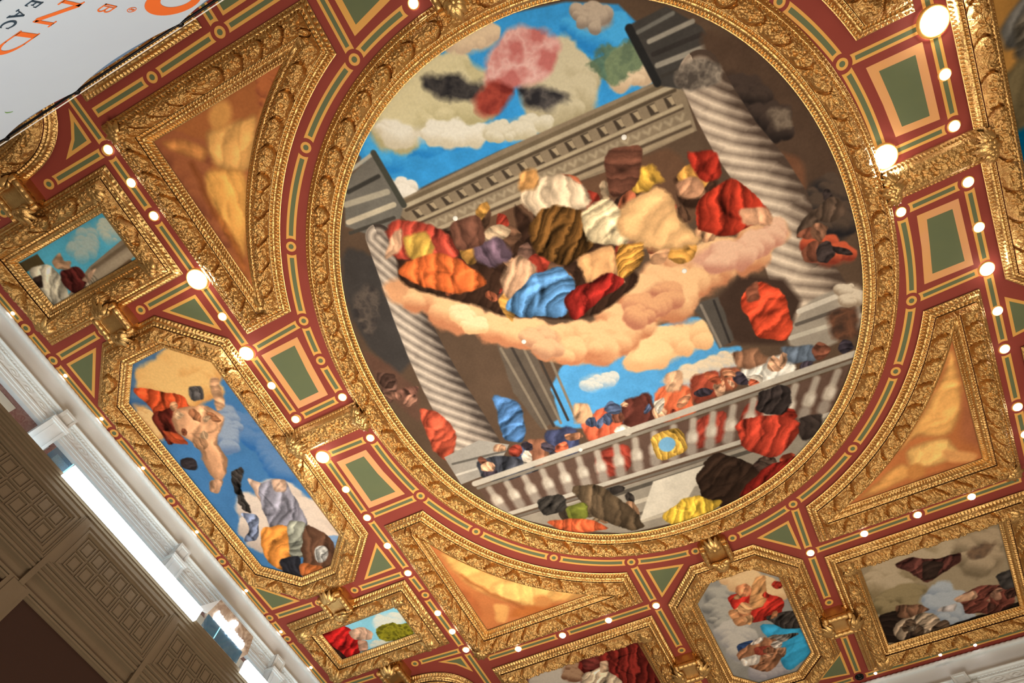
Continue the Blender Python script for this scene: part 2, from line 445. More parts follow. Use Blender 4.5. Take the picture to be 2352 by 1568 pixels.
def carved_h(U, L, period=0.47, rise=0.15, flow=0):
    """swelling band of overlapping leaf scales with fine carving"""
    def h(XY, T):
        t = T[None, :]; X = XY[..., 0]; Y = XY[..., 1]
        n = np.maximum(np.round(L / period), 1)
        if flow == 0:
            v = np.where(U < 0.5, U, 1 - U) * n
        else:
            v = (U if flow > 0 else 1 - U) * n
        bow = 0.34 * (1 - (2 * t - 1) ** 2)
        q = (v[:, None] + bow) % 1.0
        z = 0.115 + rise * np.sin(np.pi * np.clip(t, 0.02, 0.98)) ** 0.55
        e = np.minimum(t, 1 - t); m = np.clip(e / 0.10, 0, 1)
        z = z + m * (0.060 * (1 - q) ** 0.8 - 0.025)
        z = z - m * 0.11 * np.exp(-((np.minimum(q, 1 - q)) / 0.040) ** 2)
        wx = X + 0.05 * vnoise(X * 9, Y * 9, 3); wy = Y + 0.05 * vnoise(X * 9, Y * 9, 4)
        r1 = np.abs(vnoise(wx * 18, wy * 18, 11)) * 2; r2 = np.abs(vnoise(wx * 36, wy * 36, 12)) * 2
        z = z + m * (0.050 * (0.35 - r1) + 0.042 * (0.35 - r2))
        ros = np.exp(-(((q - 0.5) / 0.13) ** 2 + ((t - 0.30) / 0.15) ** 2))
        return z + m * 0.022 * ros
    return h

DS = 0.0135
FW = 0.58; MW = 0.155
def line(a, b): return [a, b]
def poly_sides(pts): return [[pts[i], pts[(i + 1) % len(pts)]] for i in range(len(pts))]

def arcl(P):
    d = np.linalg.norm(np.roll(P, -1, 0) - P, axis=1); return np.r_[0, np.cumsum(d)[:-1]]

def make_frame(name, label, inner, canvas, outer=None, flow=0, corners=(), group=None, cat='painting'):
    allp = np.concatenate([np.asarray(s, float) for s in (outer or inner)])
    c = (allp.min(0) + allp.max(0)) / 2
    root = empty(name, label, cat, (c[0], c[1], H), group)
    if outer is None:
        counts = [max(int(resample(s, 2)[1] * 1.12 / DS), 8) for s in inner]
        P, M, U, L = sample_sides(inner, counts)
        Uo, Lo = U, L
        I1 = P + MW * M; O1 = P + (FW - MW) * M; OO = P + FW * M
    else:
        counts = [max(int(resample(s, 2)[1] * 1.05 / DS), 8) for s in outer]
        P, M, U, L = sample_sides(inner, counts)
        Po, Mo, Uo, Lo = sample_sides(outer, counts)
        OO = Po; O1 = Po - MW * Mo; I1 = P + MW * M
    ribbon('inner_moulding', P - 0.012 * M, I1, moulding_h(arcl(I1), True), 24, GOLD_SMOOTH, root)
    ribbon('carved_band', I1, O1, carved_h(Uo, Lo, flow=flow), 40, GOLD, root)
    ribbon('outer_moulding', O1, OO, moulding_h(arcl(O1), False), 24, GOLD_SMOOTH, root)
    # closing skirt so the frame is solid against the ceiling
    if canvas is not None: canvas.build('canvas', root, H - 0.006)
    for (x, y, rz) in corners: corner_leaf(root, x, y, rz)
    return root

LEAF_MESH = {}
def leaf_bm(scale=1.0, petals=5, spread=1.15, length=0.30, lift=0.10):
    mb = MB()
    for k in range(petals):
        a = (k / (petals - 1) - 0.5) * 2 * spread
        l = length * (1 - 0.25 * abs(k / (petals - 1) - 0.5) * 2)
        dx, dy = math.sin(a), math.cos(a)
        n = 7; v = []; f = []
        for i in range(n):
            u = i / (n - 1); w = 0.055 * math.sin(math.pi * min(u * 0.85 + 0.12, 1)) + 0.004
            z = -lift * math.sin(math.pi * (0.25 + 0.75 * u)) - 0.02
            for sd, zz in ((-1, 0.02), (0, -0.02), (1, 0.02)):
                v.append((dx * l * u + sd * w * dy, dy * l * u - sd * w * dx, z + zz))
        for i in range(n - 1):
            for j in range(2): f.append((i * 3 + j, i * 3 + j + 1, i * 3 + j + 4, i * 3 + j + 3))
        mb.add(v, f)
    mb.blob((0, 0.02, -lift * 0.9), (0.06, 0.06, 0.05), 0, 10, 6)
    mb.v = [(x * scale, y * scale, z * scale) for x, y, z in mb.v]
    return mb

def corner_leaf(root, x, y, rz):
    if 'c' not in LEAF_MESH:
        LEAF_MESH['c'] = leaf_bm(0.95, 5, 1.2, 0.30, 0.09)
    mb = LEAF_MESH['c']; ca, sa = math.cos(rz), math.sin(rz)
    m2 = MB(); m2.add([(x + a * ca - b * sa, y + a * sa + b * ca, H - 0.20 + c) for a, b, c in mb.v], mb.f)
    m2.build('corner_leaf', GOLD_SMOOTH, root, True)

OV1 = superoval(1.02, 0, 1, 6000); OV2 = superoval(1.60, 0, 1, 6000)
SKY = (58, 150, 218)

# ---- the large oval: a generic painted vault of sky, cloud banks, stonework and coloured drapery
inner = [superoval(0, 0.5, 0.75, 200), superoval(0, 0.75, 1.0, 200), superoval(0, 0, 0.25, 200), superoval(0, 0.25, 0.5, 200)]
cv = Canvas(superoval(0, 0, 1, 260)[:-1], 0.0105, (90, 72, 58), 3)
cv.poly([(-3.01, -0.77), (-2.35, -1.03), (-1.53, -1.32), (-0.64, -1.41), (0.26, -1.28), (1.01, -1.06), (1.68, -0.68), (1.86, -0.27), (1.83, -0.03), (1.80, 0.57), (0.87, 0.55), (-0.81, 0.37), (-1.99, 0.31), (-2.65, 0.30), (-2.77, -0.35)], SKY, 0.02, 0.0)
for p in ([(-2.72, -0.70), (-1.51, -0.54), (-1.04, -0.08), (-2.06, -0.14), (-2.81, -0.29)], [(0.59, -0.92), (1.66, -0.63), (1.81, 0.03), (1.20, -0.21)]):
    cv.cloud(p, (74, 170, 232), (44, 132, 204), 0.12, 0.3)
cv.cloud([(-2.55, -0.84), (-1.90, -1.23), (-1.15, -1.37), (-0.71, -1.14), (-0.42, -0.69), (-0.68, -0.19), (-1.51, -0.39), (-2.11, -0.47), (-2.49, -0.66)], (214, 204, 164), (178, 168, 126))
cv.cloud([(-2.55, -0.91), (-2.18, -0.77), (-1.92, -0.52), (-1.50, -0.42), (-1.01, -0.14), (-0.81, 0.07), (-1.34, 0.03), (-1.80, -0.31), (-2.19, -0.47), (-2.49, -0.67)], (230, 226, 212), (206, 196, 172))
cv.cloud([(-1.01, -1.43), (-0.33, -1.42), (0.00, -1.28), (-0.12, -1.05), (-0.59, -1.08)], (222, 198, 166), (200, 176, 150))
cv.cloud([(0.26, -0.69), (0.71, -0.56), (1.00, -0.25), (1.03, 0.25), (0.60, 0.49), (0.08, 0.30), (-0.26, -0.02), (0.01, -0.41)], (202, 192, 162), (166, 154, 122))
cv.cloud([(1.04, -0.98), (1.45, -0.80), (1.55, -0.49), (1.24, -0.47), (1.00, -0.71)], (184, 168, 150), (140, 126, 114))
cv.cloud([(-1.01, -0.14), (-0.35, 0.08), (0.18, 0.25), (0.04, 0.39), (-0.78, 0.31)], (218, 212, 192), (190, 180, 150))
cv.cloud([(-2.83, 0.03), (-2.42, 0.05), (-2.31, 0.35), (-2.53, 0.38), (-2.77, 0.22)], (232, 226, 214), (204, 196, 180))
cv.cloud([(1.32, -0.15), (1.75, -0.00), (1.76, 0.51), (1.09, 0.38)], (224, 200, 168), (196, 170, 140))
cv.cloud([(0.99, -0.22), (1.49, -0.23), (1.74, 0.10), (1.52, 0.39), (1.07, 0.16)], (118, 140, 104), (84, 106, 84), 0.03, 0.35, 0.9, 4)
cv.cloud([(-1.43, -1.24), (-0.96, -0.96), (-0.56, -0.70), (-0.76, -0.48), (-1.18, -0.55), (-1.40, -0.94)], (70, 66, 66), (34, 33, 38), 0.06, 0.22, 0.95, 4)
cv.cloud([(-0.11, -0.33), (0.31, -0.19), (0.62, 0.26), (0.12, 0.13), (-0.19, -0.09)], (96, 90, 88), (38, 37, 42), 0.06, 0.22, 0.95, 4)
cv.cloud([(-0.36, -0.94), (0.13, -1.18), (0.47, -0.91), (0.72, -0.59), (0.44, -0.29), (-0.05, -0.30), (-0.45, -0.33), (-0.64, -0.63)], (236, 200, 192), (190, 112, 108), 0.05, 0.16, 1, 2.6)
cv.cloud([(-0.94, -0.50), (-0.50, -0.67), (-0.15, -0.32), (-0.45, -0.18), (-0.84, -0.17)], (176, 78, 64), (116, 46, 42), 0.05, 0.16, 1, 3)
# stone cornice and the wall below it
cv.poly([(-3.10, 1.28), (-2.51, 1.23), (-1.23, 1.20), (0.64, 1.43), (1.78, 1.55), (1.75, 2.84), (0.04, 2.82), (-2.13, 2.11)], (104, 76, 58), 0.04, 0.05)
cv.poly([(-2.85, 0.42), (-2.62, 0.32), (-0.81, 0.37), (1.74, 0.54), (2.14, 0.60), (2.10, 1.49), (0.63, 1.44), (-1.23, 1.19), (-2.52, 1.24)], (138, 122, 100), 0.012, 0.0)
C0 = np.array([(-2.69, 0.37), (1.99, 0.63)]); C1 = np.array([(-2.58, 1.13), (2.04, 1.45)])
def across(u, k): return tuple((C0[0] * (1 - k) + C1[0] * k) * (1 - u) + (C0[1] * (1 - k) + C1[1] * k) * u)
for k, wd, c in [(0.03, 0.10, (112, 98, 78)), (0.10, 0.07, (178, 164, 138)), (0.19, 0.05, (84, 72, 58)), (0.50, 0.05, (176, 160, 132)), (0.56, 0.03, (88, 74, 60)), (0.84, 0.06, (172, 156, 130)), (0.92, 0.04, (86, 72, 58)), (1.0, 0.06, (160, 142, 116))]:
    cv.stroke([across(0, k), across(1, k)], wd, c)
for i in range(17):
    u = (i + 0.5) / 17; d = 0.014
    cv.poly([across(u - d, 0.24), across(u + d, 0.24), across(u + d, 0.45), across(u - d, 0.45)], (70, 60, 50), 0.012, 0.0)
    cv.poly([across(u - d * .3, 0.26), across(u + d, 0.26), across(u + d, 0.42), across(u + d * .2, 0.42)], (168, 150, 122), 0.012, 0.0)
for i in range(26):
    u = (i + 0.5) / 26
    cv.stroke([across(u - 0.012, 0.66), across(u, 0.74), across(u + 0.012, 0.66)], 0.045, (168, 152, 126), 0.02)
# piers left and right, each with a capital
cv.poly([(-3.38, -0.34), (-2.68, -0.53), (-2.66, 0.42), (-3.15, 0.91), (-3.74, 0.29)], (112, 108, 100), 0.02, 0.0)
for a, b, c, wd in [([(-3.22, -0.45), (-2.68, -0.52)], 0, (176, 172, 158), 0.06), ([(-2.68, -0.52), (-2.66, 0.42)], 0, (70, 70, 62), 0.10), ([(-3.39, -0.18), (-2.80, -0.17)], 0, (60, 58, 54), 0.07), ([(-3.54, -0.02), (-2.80, 0.11)], 0, (168, 160, 142), 0.10), ([(-3.66, 0.25), (-2.81, 0.34)], 0, (196, 184, 160), 0.09), ([(-3.73, 0.42), (-2.92, 0.53)], 0, (70, 66, 60), 0.06)]:
    cv.stroke(a, wd, c)
cv.poly([(1.69, -0.36), (2.30, -0.34), (2.66, 0.14), (2.84, 0.68), (2.61, 0.84), (2.07, 0.80), (1.76, 0.58)], (66, 63, 60), 0.015, 0.0)
for a, c, wd in [([(1.70, -0.32), (1.80, 0.57)], (40, 40, 40), 0.12), ([(1.80, -0.21), (2.35, -0.21)], (110, 108, 102), 0.06), ([(1.90, -0.02), (2.57, 0.02)], (150, 144, 132), 0.07), ([(1.89, 0.17), (2.62, 0.24)], (54, 50, 48), 0.07), ([(1.89, 0.34), (2.66, 0.43)], (146, 140, 128), 0.08), ([(1.90, 0.51), (2.69, 0.61)], (62, 58, 54), 0.05)]:
    cv.stroke(a, wd, c)
cv.poly([(2.58, 0.16), (3.25, 0.56), (3.60, 1.34), (3.91, 2.62), (3.97, 3.55), (3.28, 3.36), (3.04, 2.48), (2.74, 1.46)], (82, 64, 52), 0.05, 0.1)
cv.cloud([(2.61, 0.84), (3.16, 1.25), (3.48, 2.19), (3.25, 2.28), (2.80, 1.49)], (70, 58, 52), (40, 34, 32), 0.08, 0.2)
cv.poly([(2.88, 2.10), (3.47, 2.69), (3.32, 3.22), (3.00, 2.84)], (112, 76, 56), 0.05, 0.06)
cv.cloud([(3.16, 1.67), (3.46, 1.82), (3.48, 2.19), (3.18, 2.04)], (146, 130, 112), (84, 72, 62), 0.04, 0.2, 0.9, 4)
cv.cloud([(3.38, 3.02), (3.91, 3.13), (3.91, 3.91), (3.67, 4.28), (3.30, 3.77)], (84, 70, 60), (38, 36, 38), 0.06, 0.2)
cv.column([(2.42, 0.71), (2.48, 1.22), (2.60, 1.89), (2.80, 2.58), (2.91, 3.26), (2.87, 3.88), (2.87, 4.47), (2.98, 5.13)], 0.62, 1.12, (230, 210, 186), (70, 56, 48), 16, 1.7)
cv.cloud([(1.98, 0.56), (2.45, 0.52), (2.77, 0.78), (2.61, 1.04), (2.10, 0.89)], (176, 162, 144), (80, 72, 66), 0.03, 0.12, 1, 4)
cv.poly([(-3.97, 0.51), (-3.55, 1.06), (-3.50, 1.88), (-3.72, 2.80), (-4.44, 3.14), (-4.61, 2.18), (-4.46, 1.32)], (64, 60, 58), 0.05, 0.1)
cv.cloud([(-4.38, 1.36), (-3.78, 1.29), (-4.07, 2.06), (-4.54, 2.21)], (104, 92, 82), (54, 50, 50), 0.05, 0.2, 0.9, 4)
cv.poly([(-4.78, 2.29), (-4.38, 2.88), (-4.21, 3.56), (-4.51, 4.25), (-4.81, 3.27)], (96, 70, 58), 0.05, 0.1)
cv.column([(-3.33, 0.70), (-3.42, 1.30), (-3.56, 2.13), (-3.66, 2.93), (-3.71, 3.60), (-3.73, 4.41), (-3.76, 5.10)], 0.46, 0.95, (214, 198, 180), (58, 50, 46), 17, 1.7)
cv.poly([(1.39, 4.27), (1.95, 4.02), (2.59, 4.42), (2.74, 4.93), (2.23, 5.59), (1.53, 5.25), (1.27, 4.84)], (66, 50, 42), 0.05, 0.0)
cv.poly([(2.81, 4.96), (3.62, 5.01), (3.58, 5.87), (2.89, 6.00), (2.21, 5.63)], (156, 146, 132), 0.03, 0.03)
for a, c, wd in [([(2.65, 5.10), (3.59, 5.12)], (206, 196, 180), 0.10), ([(2.54, 5.32), (3.63, 5.40)], (96, 88, 80), 0.07), ([(2.37, 5.52), (3.57, 5.64)], (190, 182, 166), 0.09)]:
    cv.stroke(a, wd, c)
cv.cloud([(3.07, 3.82), (3.63, 4.14), (3.80, 4.59), (3.30, 4.55), (3.09, 4.24)], (198, 92, 62), (128, 56, 42), 0.05, 0.12)
cv.cloud([(3.01, 5.32), (3.52, 5.39), (3.51, 6.02), (3.05, 5.99)], (128, 84, 62), (66, 50, 42), 0.05, 0.15, 1, 3)
cv.cloud([(3.36, 4.88), (3.75, 5.07), (3.68, 5.48), (3.31, 5.34)], (214, 200, 178), (150, 132, 112), 0.04, 0.1)
# lower opening of sky between two dark piers
cv.poly([(-2.07, 4.74), (-1.51, 4.21), (-1.10, 4.28), (-0.46, 4.38), (0.26, 4.26), (1.03, 4.38), (1.22, 4.77), (1.19, 5.18), (1.60, 5.29), (1.30, 5.71), (-0.11, 5.63), (-0.92, 5.91), (-2.20, 5.41)], (84, 158, 214), 0.025, 0.03)
cv.cloud([(-0.33, 4.49), (0.39, 4.37), (1.09, 4.46), (1.17, 5.03), (0.37, 5.07), (-0.38, 4.90)], (244, 204, 150), (222, 170, 122))
cv.cloud([(-1.37, 4.67), (-0.56, 4.82), (-0.82, 5.04), (-1.37, 4.87)], (206, 208, 202), (150, 176, 196))
cv.cloud([(-0.15, 5.31), (0.69, 5.32), (1.37, 5.26), (1.42, 5.58), (0.39, 5.67)], (226, 206, 176), (176, 180, 184))
cv.poly([(-2.38, 3.26), (-1.85, 3.71), (-1.88, 4.48), (-2.03, 5.23), (-2.43, 5.30), (-2.57, 4.35)], (92, 82, 72), 0.02, 0.02)
for k in range(5):
    q = np.array([(-2.38, 3.45), (-2.35, 5.33)]); o = np.array([(-2.38, 3.45), (-2.19, 3.45)]); cv.stroke([tuple(q[0] + (o[1] - o[0]) * k), tuple(q[1] + (o[1] - o[0]) * k * 0.8)], 0.05, (60, 54, 50) if k % 2 else (128, 116, 100))
cv.poly([(0.99, 4.16), (1.49, 4.23), (1.46, 5.12), (1.17, 5.17), (1.12, 4.59)], (84, 78, 72), 0.02, 0.02)
cv.stroke([(1.16, 4.25), (1.21, 5.14)], 0.05, (134, 124, 112)); cv.stroke([(1.39, 4.27), (1.38, 5.13)], 0.04, (52, 48, 46))
# the long bank of warm cloud
cv.cloud([(-3.65, 1.36), (-3.09, 1.63), (-2.59, 2.32), (-2.24, 2.82), (-1.64, 3.20), (-1.18, 3.70), (-0.32, 3.66), (0.22, 3.35), (0.87, 3.15), (1.69, 3.43), (2.33, 3.33), (2.94, 3.39), (2.91, 3.74), (2.28, 3.96), (1.51, 3.93), (1.06, 4.11), (0.28, 4.22), (-0.51, 4.50), (-1.24, 4.39), (-1.79, 3.88), (-2.45, 3.23), (-2.95, 2.65), (-3.47, 2.13), (-3.79, 1.74)], (236, 190, 140), (188, 124, 88), 0.05, 0.2, 1, 1.2)
cv.cloud([(-2.73, 2.26), (-2.32, 2.82), (-2.55, 3.08), (-2.95, 2.65)], (246, 214, 168), (226, 176, 128), 0.06, 0.15)
cv.cloud([(-1.84, 3.24), (-1.27, 3.70), (-1.53, 4.06), (-2.02, 3.62)], (222, 178, 136), (178, 130, 100), 0.06, 0.15)
cv.cloud([(1.10, 3.35), (2.16, 3.41), (2.93, 3.43), (2.70, 3.80), (1.70, 3.85)], (228, 184, 154), (190, 132, 110), 0.05, 0.2)
cv.cloud([(0.03, 3.61), (0.86, 3.57), (1.02, 4.00), (0.16, 4.12), (-0.12, 3.98)], (220, 164, 120), (178, 116, 90), 0.05, 0.2)
# heaped drapery along the cloud
D = cv.drape
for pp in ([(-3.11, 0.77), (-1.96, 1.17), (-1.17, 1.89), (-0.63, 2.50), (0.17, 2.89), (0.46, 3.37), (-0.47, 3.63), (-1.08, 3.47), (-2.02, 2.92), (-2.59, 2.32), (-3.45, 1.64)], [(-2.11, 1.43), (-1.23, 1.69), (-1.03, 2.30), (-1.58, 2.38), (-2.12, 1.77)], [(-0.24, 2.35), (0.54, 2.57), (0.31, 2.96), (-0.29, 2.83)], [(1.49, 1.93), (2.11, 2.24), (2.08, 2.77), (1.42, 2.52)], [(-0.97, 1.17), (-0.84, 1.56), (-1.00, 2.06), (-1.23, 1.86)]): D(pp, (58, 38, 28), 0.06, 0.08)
RS = np.random.RandomState(41)
def scatter(region, n, pal, r0, r1, fold=0.35):
    """many small overlapping scraps of cloth inside a region, no figure intended"""
    reg = np.asarray(region, float); lo = reg.min(0); hi = reg.max(0); k = 0
    while k < n:
        c = lo + (hi - lo) * RS.rand(2)
        if sdf_poly(np.array([c[0]]), np.array([c[1]]), reg)[0] > 0: continue
        r = r0 + (r1 - r0) * RS.rand(); an = RS.rand() * 6.283; el = 0.45 + 0.5 * RS.rand(); pts = []
        for i in range(7):
            t = i / 7 * 6.283; q = r * (0.75 + 0.5 * RS.rand()); x, y = q * math.cos(t), q * el * math.sin(t)
            pts.append((c[0] + x * math.cos(an) - y * math.sin(an), c[1] + x * math.sin(an) + y * math.cos(an)))
        col = np.array(pal[RS.randint(len(pal))]) * (0.85 + 0.3 * RS.rand())
        cv.drape(pts, tuple(np.clip(col, 0, 255)), 0.025, 0.06, (RS.rand() * 180, r * 0.9, fold)); k += 1
P_WARM = [(206, 150, 106), (176, 92, 60), (150, 50, 36), (96, 66, 48), (214, 180, 140), (70, 48, 38), (198, 140, 62), (118, 84, 70)]
P_CROWD = [(206, 96, 62), (214, 160, 122), (120, 70, 52), (64, 56, 66), (220, 206, 186), (150, 58, 42), (78, 92, 124), (196, 130, 92)]
scatter([(-3.03, 0.64), (-1.96, 1.01), (-0.85, 0.92), (0.17, 1.27), (1.14, 1.68), (2.24, 2.30), (2.69, 3.15), (1.47, 3.19), (0.51, 3.23), (-0.55, 3.41), (-1.69, 2.95), (-2.48, 2.11), (-3.33, 1.43)], 46, P_WARM, 0.14, 0.34)
scatter([(3.44, 3.05), (3.90, 3.43), (3.82, 4.68), (3.29, 4.59), (3.09, 3.99)], 8, [(96, 76, 62), (140, 80, 58), (60, 50, 48), (170, 116, 86)], 0.12, 0.26)
scatter([(-4.67, 2.73), (-4.36, 3.49), (-4.59, 4.22), (-4.95, 3.83)], 6, [(120, 80, 66), (90, 64, 54), (150, 104, 84)], 0.14, 0.28)
D([(-3.16, 0.57), (-2.55, 0.71), (-2.17, 1.23), (-2.21, 1.63), (-2.66, 1.50), (-3.34, 1.16)], (176, 64, 48), 0.04, 0.10, (20, 0.30, 0.35))
D([(-2.94, 0.85), (-2.53, 0.89), (-2.51, 1.23), (-2.73, 1.46), (-3.10, 1.28)], (206, 160, 66), 0.05, 0.10, (60, 0.25, 0.25))
D([(-3.37, 1.28), (-2.57, 1.33), (-2.18, 1.73), (-2.01, 2.30), (-2.52, 2.20), (-3.22, 1.70)], (220, 100, 44), 0.04, 0.10, (30, 0.34, 0.35))
D([(-3.14, 0.75), (-2.83, 0.74), (-3.13, 1.10), (-3.48, 1.09)], (226, 172, 132), 0.05, 0.08)
D([(-1.94, 1.51), (-1.45, 1.63), (-1.40, 2.03), (-1.87, 2.10), (-2.01, 1.82)], (100, 78, 92), 0.05, 0.10, (0, 0.3, 0.35))
D([(-1.85, 2.24), (-1.30, 1.99), (-1.07, 2.37), (-1.37, 2.65), (-1.89, 2.66)], (198, 152, 116), 0.05, 0.10, (45, 0.3, 0.3))
D([(-1.97, 2.72), (-1.37, 2.48), (-0.71, 2.50), (-0.62, 2.93), (-1.06, 3.43), (-1.75, 3.08)], (74, 122, 172), 0.03, 0.10, (70, 0.36, 0.55))
D([(-0.78, 0.95), (-0.13, 1.06), (0.19, 1.48), (0.11, 1.83), (-0.71, 1.62), (-0.84, 1.24)], (222, 194, 158), 0.05, 0.12, (15, 0.3, 0.25))
D([(-0.71, 0.80), (-0.41, 0.83), (-0.49, 1.17), (-0.85, 1.08)], (214, 152, 84), 0.06, 0.10)
D([(-1.00, 1.64), (-0.55, 1.46), (0.03, 1.83), (-0.04, 2.45), (-0.68, 2.60), (-1.03, 2.13)], (94, 62, 28), 0.04, 0.12, (50, 0.24, 0.6))
D([(-0.03, 1.80), (0.49, 1.78), (0.63, 2.45), (0.38, 2.78), (-0.16, 2.35)], (222, 198, 152), 0.04, 0.12, (75, 0.26, 0.3))
D([(0.61, 1.96), (1.30, 2.03), (1.37, 2.65), (1.60, 3.26), (0.76, 3.01), (0.35, 2.47)], (232, 178, 116), 0.06, 0.12, (60, 0.6, 0.16))
D([(0.93, 1.65), (1.30, 1.65), (1.40, 1.96), (1.07, 2.03), (0.88, 1.86)], (220, 166, 60), 0.05, 0.16, (0, 0.2, 0.3))
D([(1.88, 1.68), (2.25, 1.86), (2.19, 2.35), (1.88, 2.28), (1.82, 1.94)], (170, 44, 30), 0.04, 0.08, (40, 0.26, 0.4))
D([(1.44, 2.06), (1.87, 2.12), (1.87, 2.51), (1.47, 2.38)], (200, 142, 104), 0.05, 0.08)
D([(1.75, 2.44), (2.35, 2.40), (2.65, 2.81), (2.71, 3.32), (1.90, 3.28), (1.53, 2.93)], (172, 48, 30), 0.03, 0.10, (20, 0.36, 0.45))
D([(2.24, 2.93), (2.71, 3.08), (2.70, 3.47), (2.22, 3.23)], (218, 158, 118), 0.05, 0.10)
D([(-0.46, 2.49), (0.16, 2.55), (0.18, 3.06), (-0.48, 3.09)], (230, 168, 108), 0.05, 0.10, (30, 0.4, 0.2))
D([(0.23, 2.66), (0.67, 2.75), (0.58, 3.17), (0.04, 3.21)], (194, 134, 54), 0.04, 0.12, (80, 0.12, 0.4))
D([(-0.86, 2.99), (-0.04, 3.00), (0.22, 3.26), (-0.55, 3.41), (-1.04, 3.58)], (146, 34, 28), 0.03, 0.10, (40, 0.28, 0.5))
D([(1.82, 4.39), (2.26, 4.25), (2.50, 4.59), (2.48, 5.34), (2.23, 5.59), (1.82, 5.25)], (204, 66, 38), 0.03, 0.10, (70, 0.34, 0.45)); D([(1.98, 4.29), (2.22, 4.24), (2.14, 4.63), (1.92, 4.57)], (150, 84, 60), 0.04, 0.06)
D([(0.66, 1.10), (1.29, 1.31), (1.00, 1.84), (0.45, 1.88)], (110, 66, 50), 0.03, 0.03); D([(-2.13, 1.01), (-1.59, 1.11), (-1.70, 1.63), (-2.25, 1.53)], (112, 70, 54), 0.03, 0.03)
# painted balustrade with vase balusters
R0 = np.array([(-4.20, 5.83), (3.32, 6.28)]); R1 = np.array([(-4.11, 7.03), (2.37, 7.58)])
def rail(u, k): return tuple((R0[0] * (1 - k) + R1[0] * k) * (1 - u) + (R0[1] * (1 - k) + R1[1] * k) * u)
D([(-4.35, 3.80), (-4.02, 4.17), (-4.00, 4.82), (-4.44, 5.28), (-4.59, 4.65)], (182, 74, 50), 0.04, 0.08, (60, 0.3, 0.35))
D([(-2.94, 4.17), (-2.54, 4.67), (-2.85, 5.48), (-3.26, 5.17)], (66, 108, 160), 0.04, 0.08, (80, 0.28, 0.4))
D([(-4.46, 5.04), (-3.65, 4.99), (-3.16, 5.33), (-3.66, 5.76), (-4.46, 5.75)], (158, 152, 142), 0.02, 0.0)
cv.stroke([(-4.38, 5.25), (-3.30, 5.43)], 0.05, (96, 92, 86)); cv.stroke([(-4.43, 5.51), (-3.49, 5.61)], 0.05, (200, 194, 182))
D([(-3.96, 5.39), (-3.35, 5.52), (-2.79, 5.95), (-3.15, 6.29), (-4.02, 5.88)], (56, 58, 66), 0.04, 0.08, (40, 0.3, 0.4))
for p, c in [([(-2.80, 5.39), (-2.40, 5.53), (-2.63, 6.02), (-2.99, 5.96)], (150, 96, 70)), ([(-2.39, 5.32), (-1.80, 5.44), (-2.01, 6.09), (-2.51, 5.97)], (60, 66, 98)), ([(-1.73, 5.37), (-0.89, 5.41), (-0.94, 6.06), (-1.77, 5.99)], (212, 92, 60)),
             ([(-1.72, 5.06), (-1.41, 5.16), (-1.48, 5.54), (-1.80, 5.44)], (220, 168, 124)), ([(-0.84, 5.38), (-0.22, 5.47), (-0.48, 6.12), (-0.98, 6.04)], (92, 46, 38)), ([(-0.20, 5.43), (0.48, 5.66), (0.35, 6.26), (-0.36, 6.18)], (216, 100, 60)), ([(0.06, 5.21), (0.38, 5.27), (0.29, 5.72), (-0.02, 5.62)], (222, 170, 128)),
             ([(0.46, 5.50), (1.01, 5.57), (0.91, 6.12), (0.41, 6.08)], (156, 66, 46)), ([(1.01, 5.57), (1.40, 5.66), (1.25, 6.08), (0.94, 6.03)], (168, 92, 62)), ([(1.30, 5.71), (2.09, 5.76), (2.32, 6.20), (1.54, 6.22)], (228, 222, 208)), ([(1.27, 5.31), (1.80, 5.43), (1.92, 5.81), (1.37, 5.74)], (150, 104, 76)), ([(2.13, 5.63), (2.78, 5.85), (2.68, 6.19), (2.10, 6.00)], (96, 110, 128))]:
    D(p, c, 0.05, 0.10, (35, 0.26, 0.25))
scatter([(-3.87, 5.21), (-2.53, 5.41), (-0.91, 5.45), (0.57, 5.65), (2.41, 5.77), (3.33, 6.12), (2.28, 6.19), (0.41, 6.08), (-0.96, 6.00), (-2.30, 5.90), (-4.00, 5.83)], 40, P_CROWD, 0.09, 0.20)
D([rail(0, .17), rail(1, .17), rail(1, .80), rail(0, .80)], (98, 74, 62), 0.02, 0.0)
for u0 in (0.33, 0.60, 0.74): D([rail(u0, .2), rail(u0 + .10, .2), rail(u0 + .10, .7), rail(u0, .7)], (150, 56, 42), 0.04, 0.06)
for i in range(19):
    u = (i + 0.5) / 19
    cv.stroke([rail(u, .20), rail(u, .36)], 0.13, (168, 156, 142), 0.03); cv.stroke([rail(u, .44), rail(u, .52)], 0.22, (188, 176, 160), 0.04); cv.stroke([rail(u, .64), rail(u, .70)], 0.21, (150, 138, 126), 0.04)
    cv.stroke([rail(u + .006, .47), rail(u + .006, .50)], 0.07, (222, 212, 196), 0.05)
for k, wd, c in [(0.02, 0.13, (190, 182, 168)), (0.12, 0.07, (132, 124, 112)), (0.80, 0.10, (186, 178, 164)), (0.90, 0.06, (112, 104, 94)), (0.98, 0.10, (170, 162, 148))]:
    cv.stroke([rail(0, k), rail(1, k)], wd, c)
D([(-3.79, 6.99), (-2.48, 7.13), (-0.91, 7.23), (0.83, 7.33), (2.76, 7.36), (2.30, 7.81), (1.13, 8.30), (-0.39, 8.52), (-1.92, 8.29), (-3.01, 7.66)], (150, 140, 124), 0.02, 0.0)
for a, c, wd in [([(-1.88, 7.29), (1.64, 7.50)], (84, 78, 70), 0.09), ([(-1.82, 7.61), (0.67, 7.81)], (190, 180, 162), 0.10), ([(-1.85, 7.90), (0.04, 8.08)], (96, 88, 78), 0.07), ([(-1.83, 8.09), (-0.38, 8.23)], (184, 174, 156), 0.08)]:
    cv.stroke(a, wd, c)
D([(-0.95, 7.32), (0.15, 7.39), (-0.61, 8.12), (-1.55, 8.10)], (212, 202, 182), 0.03, 0.0)
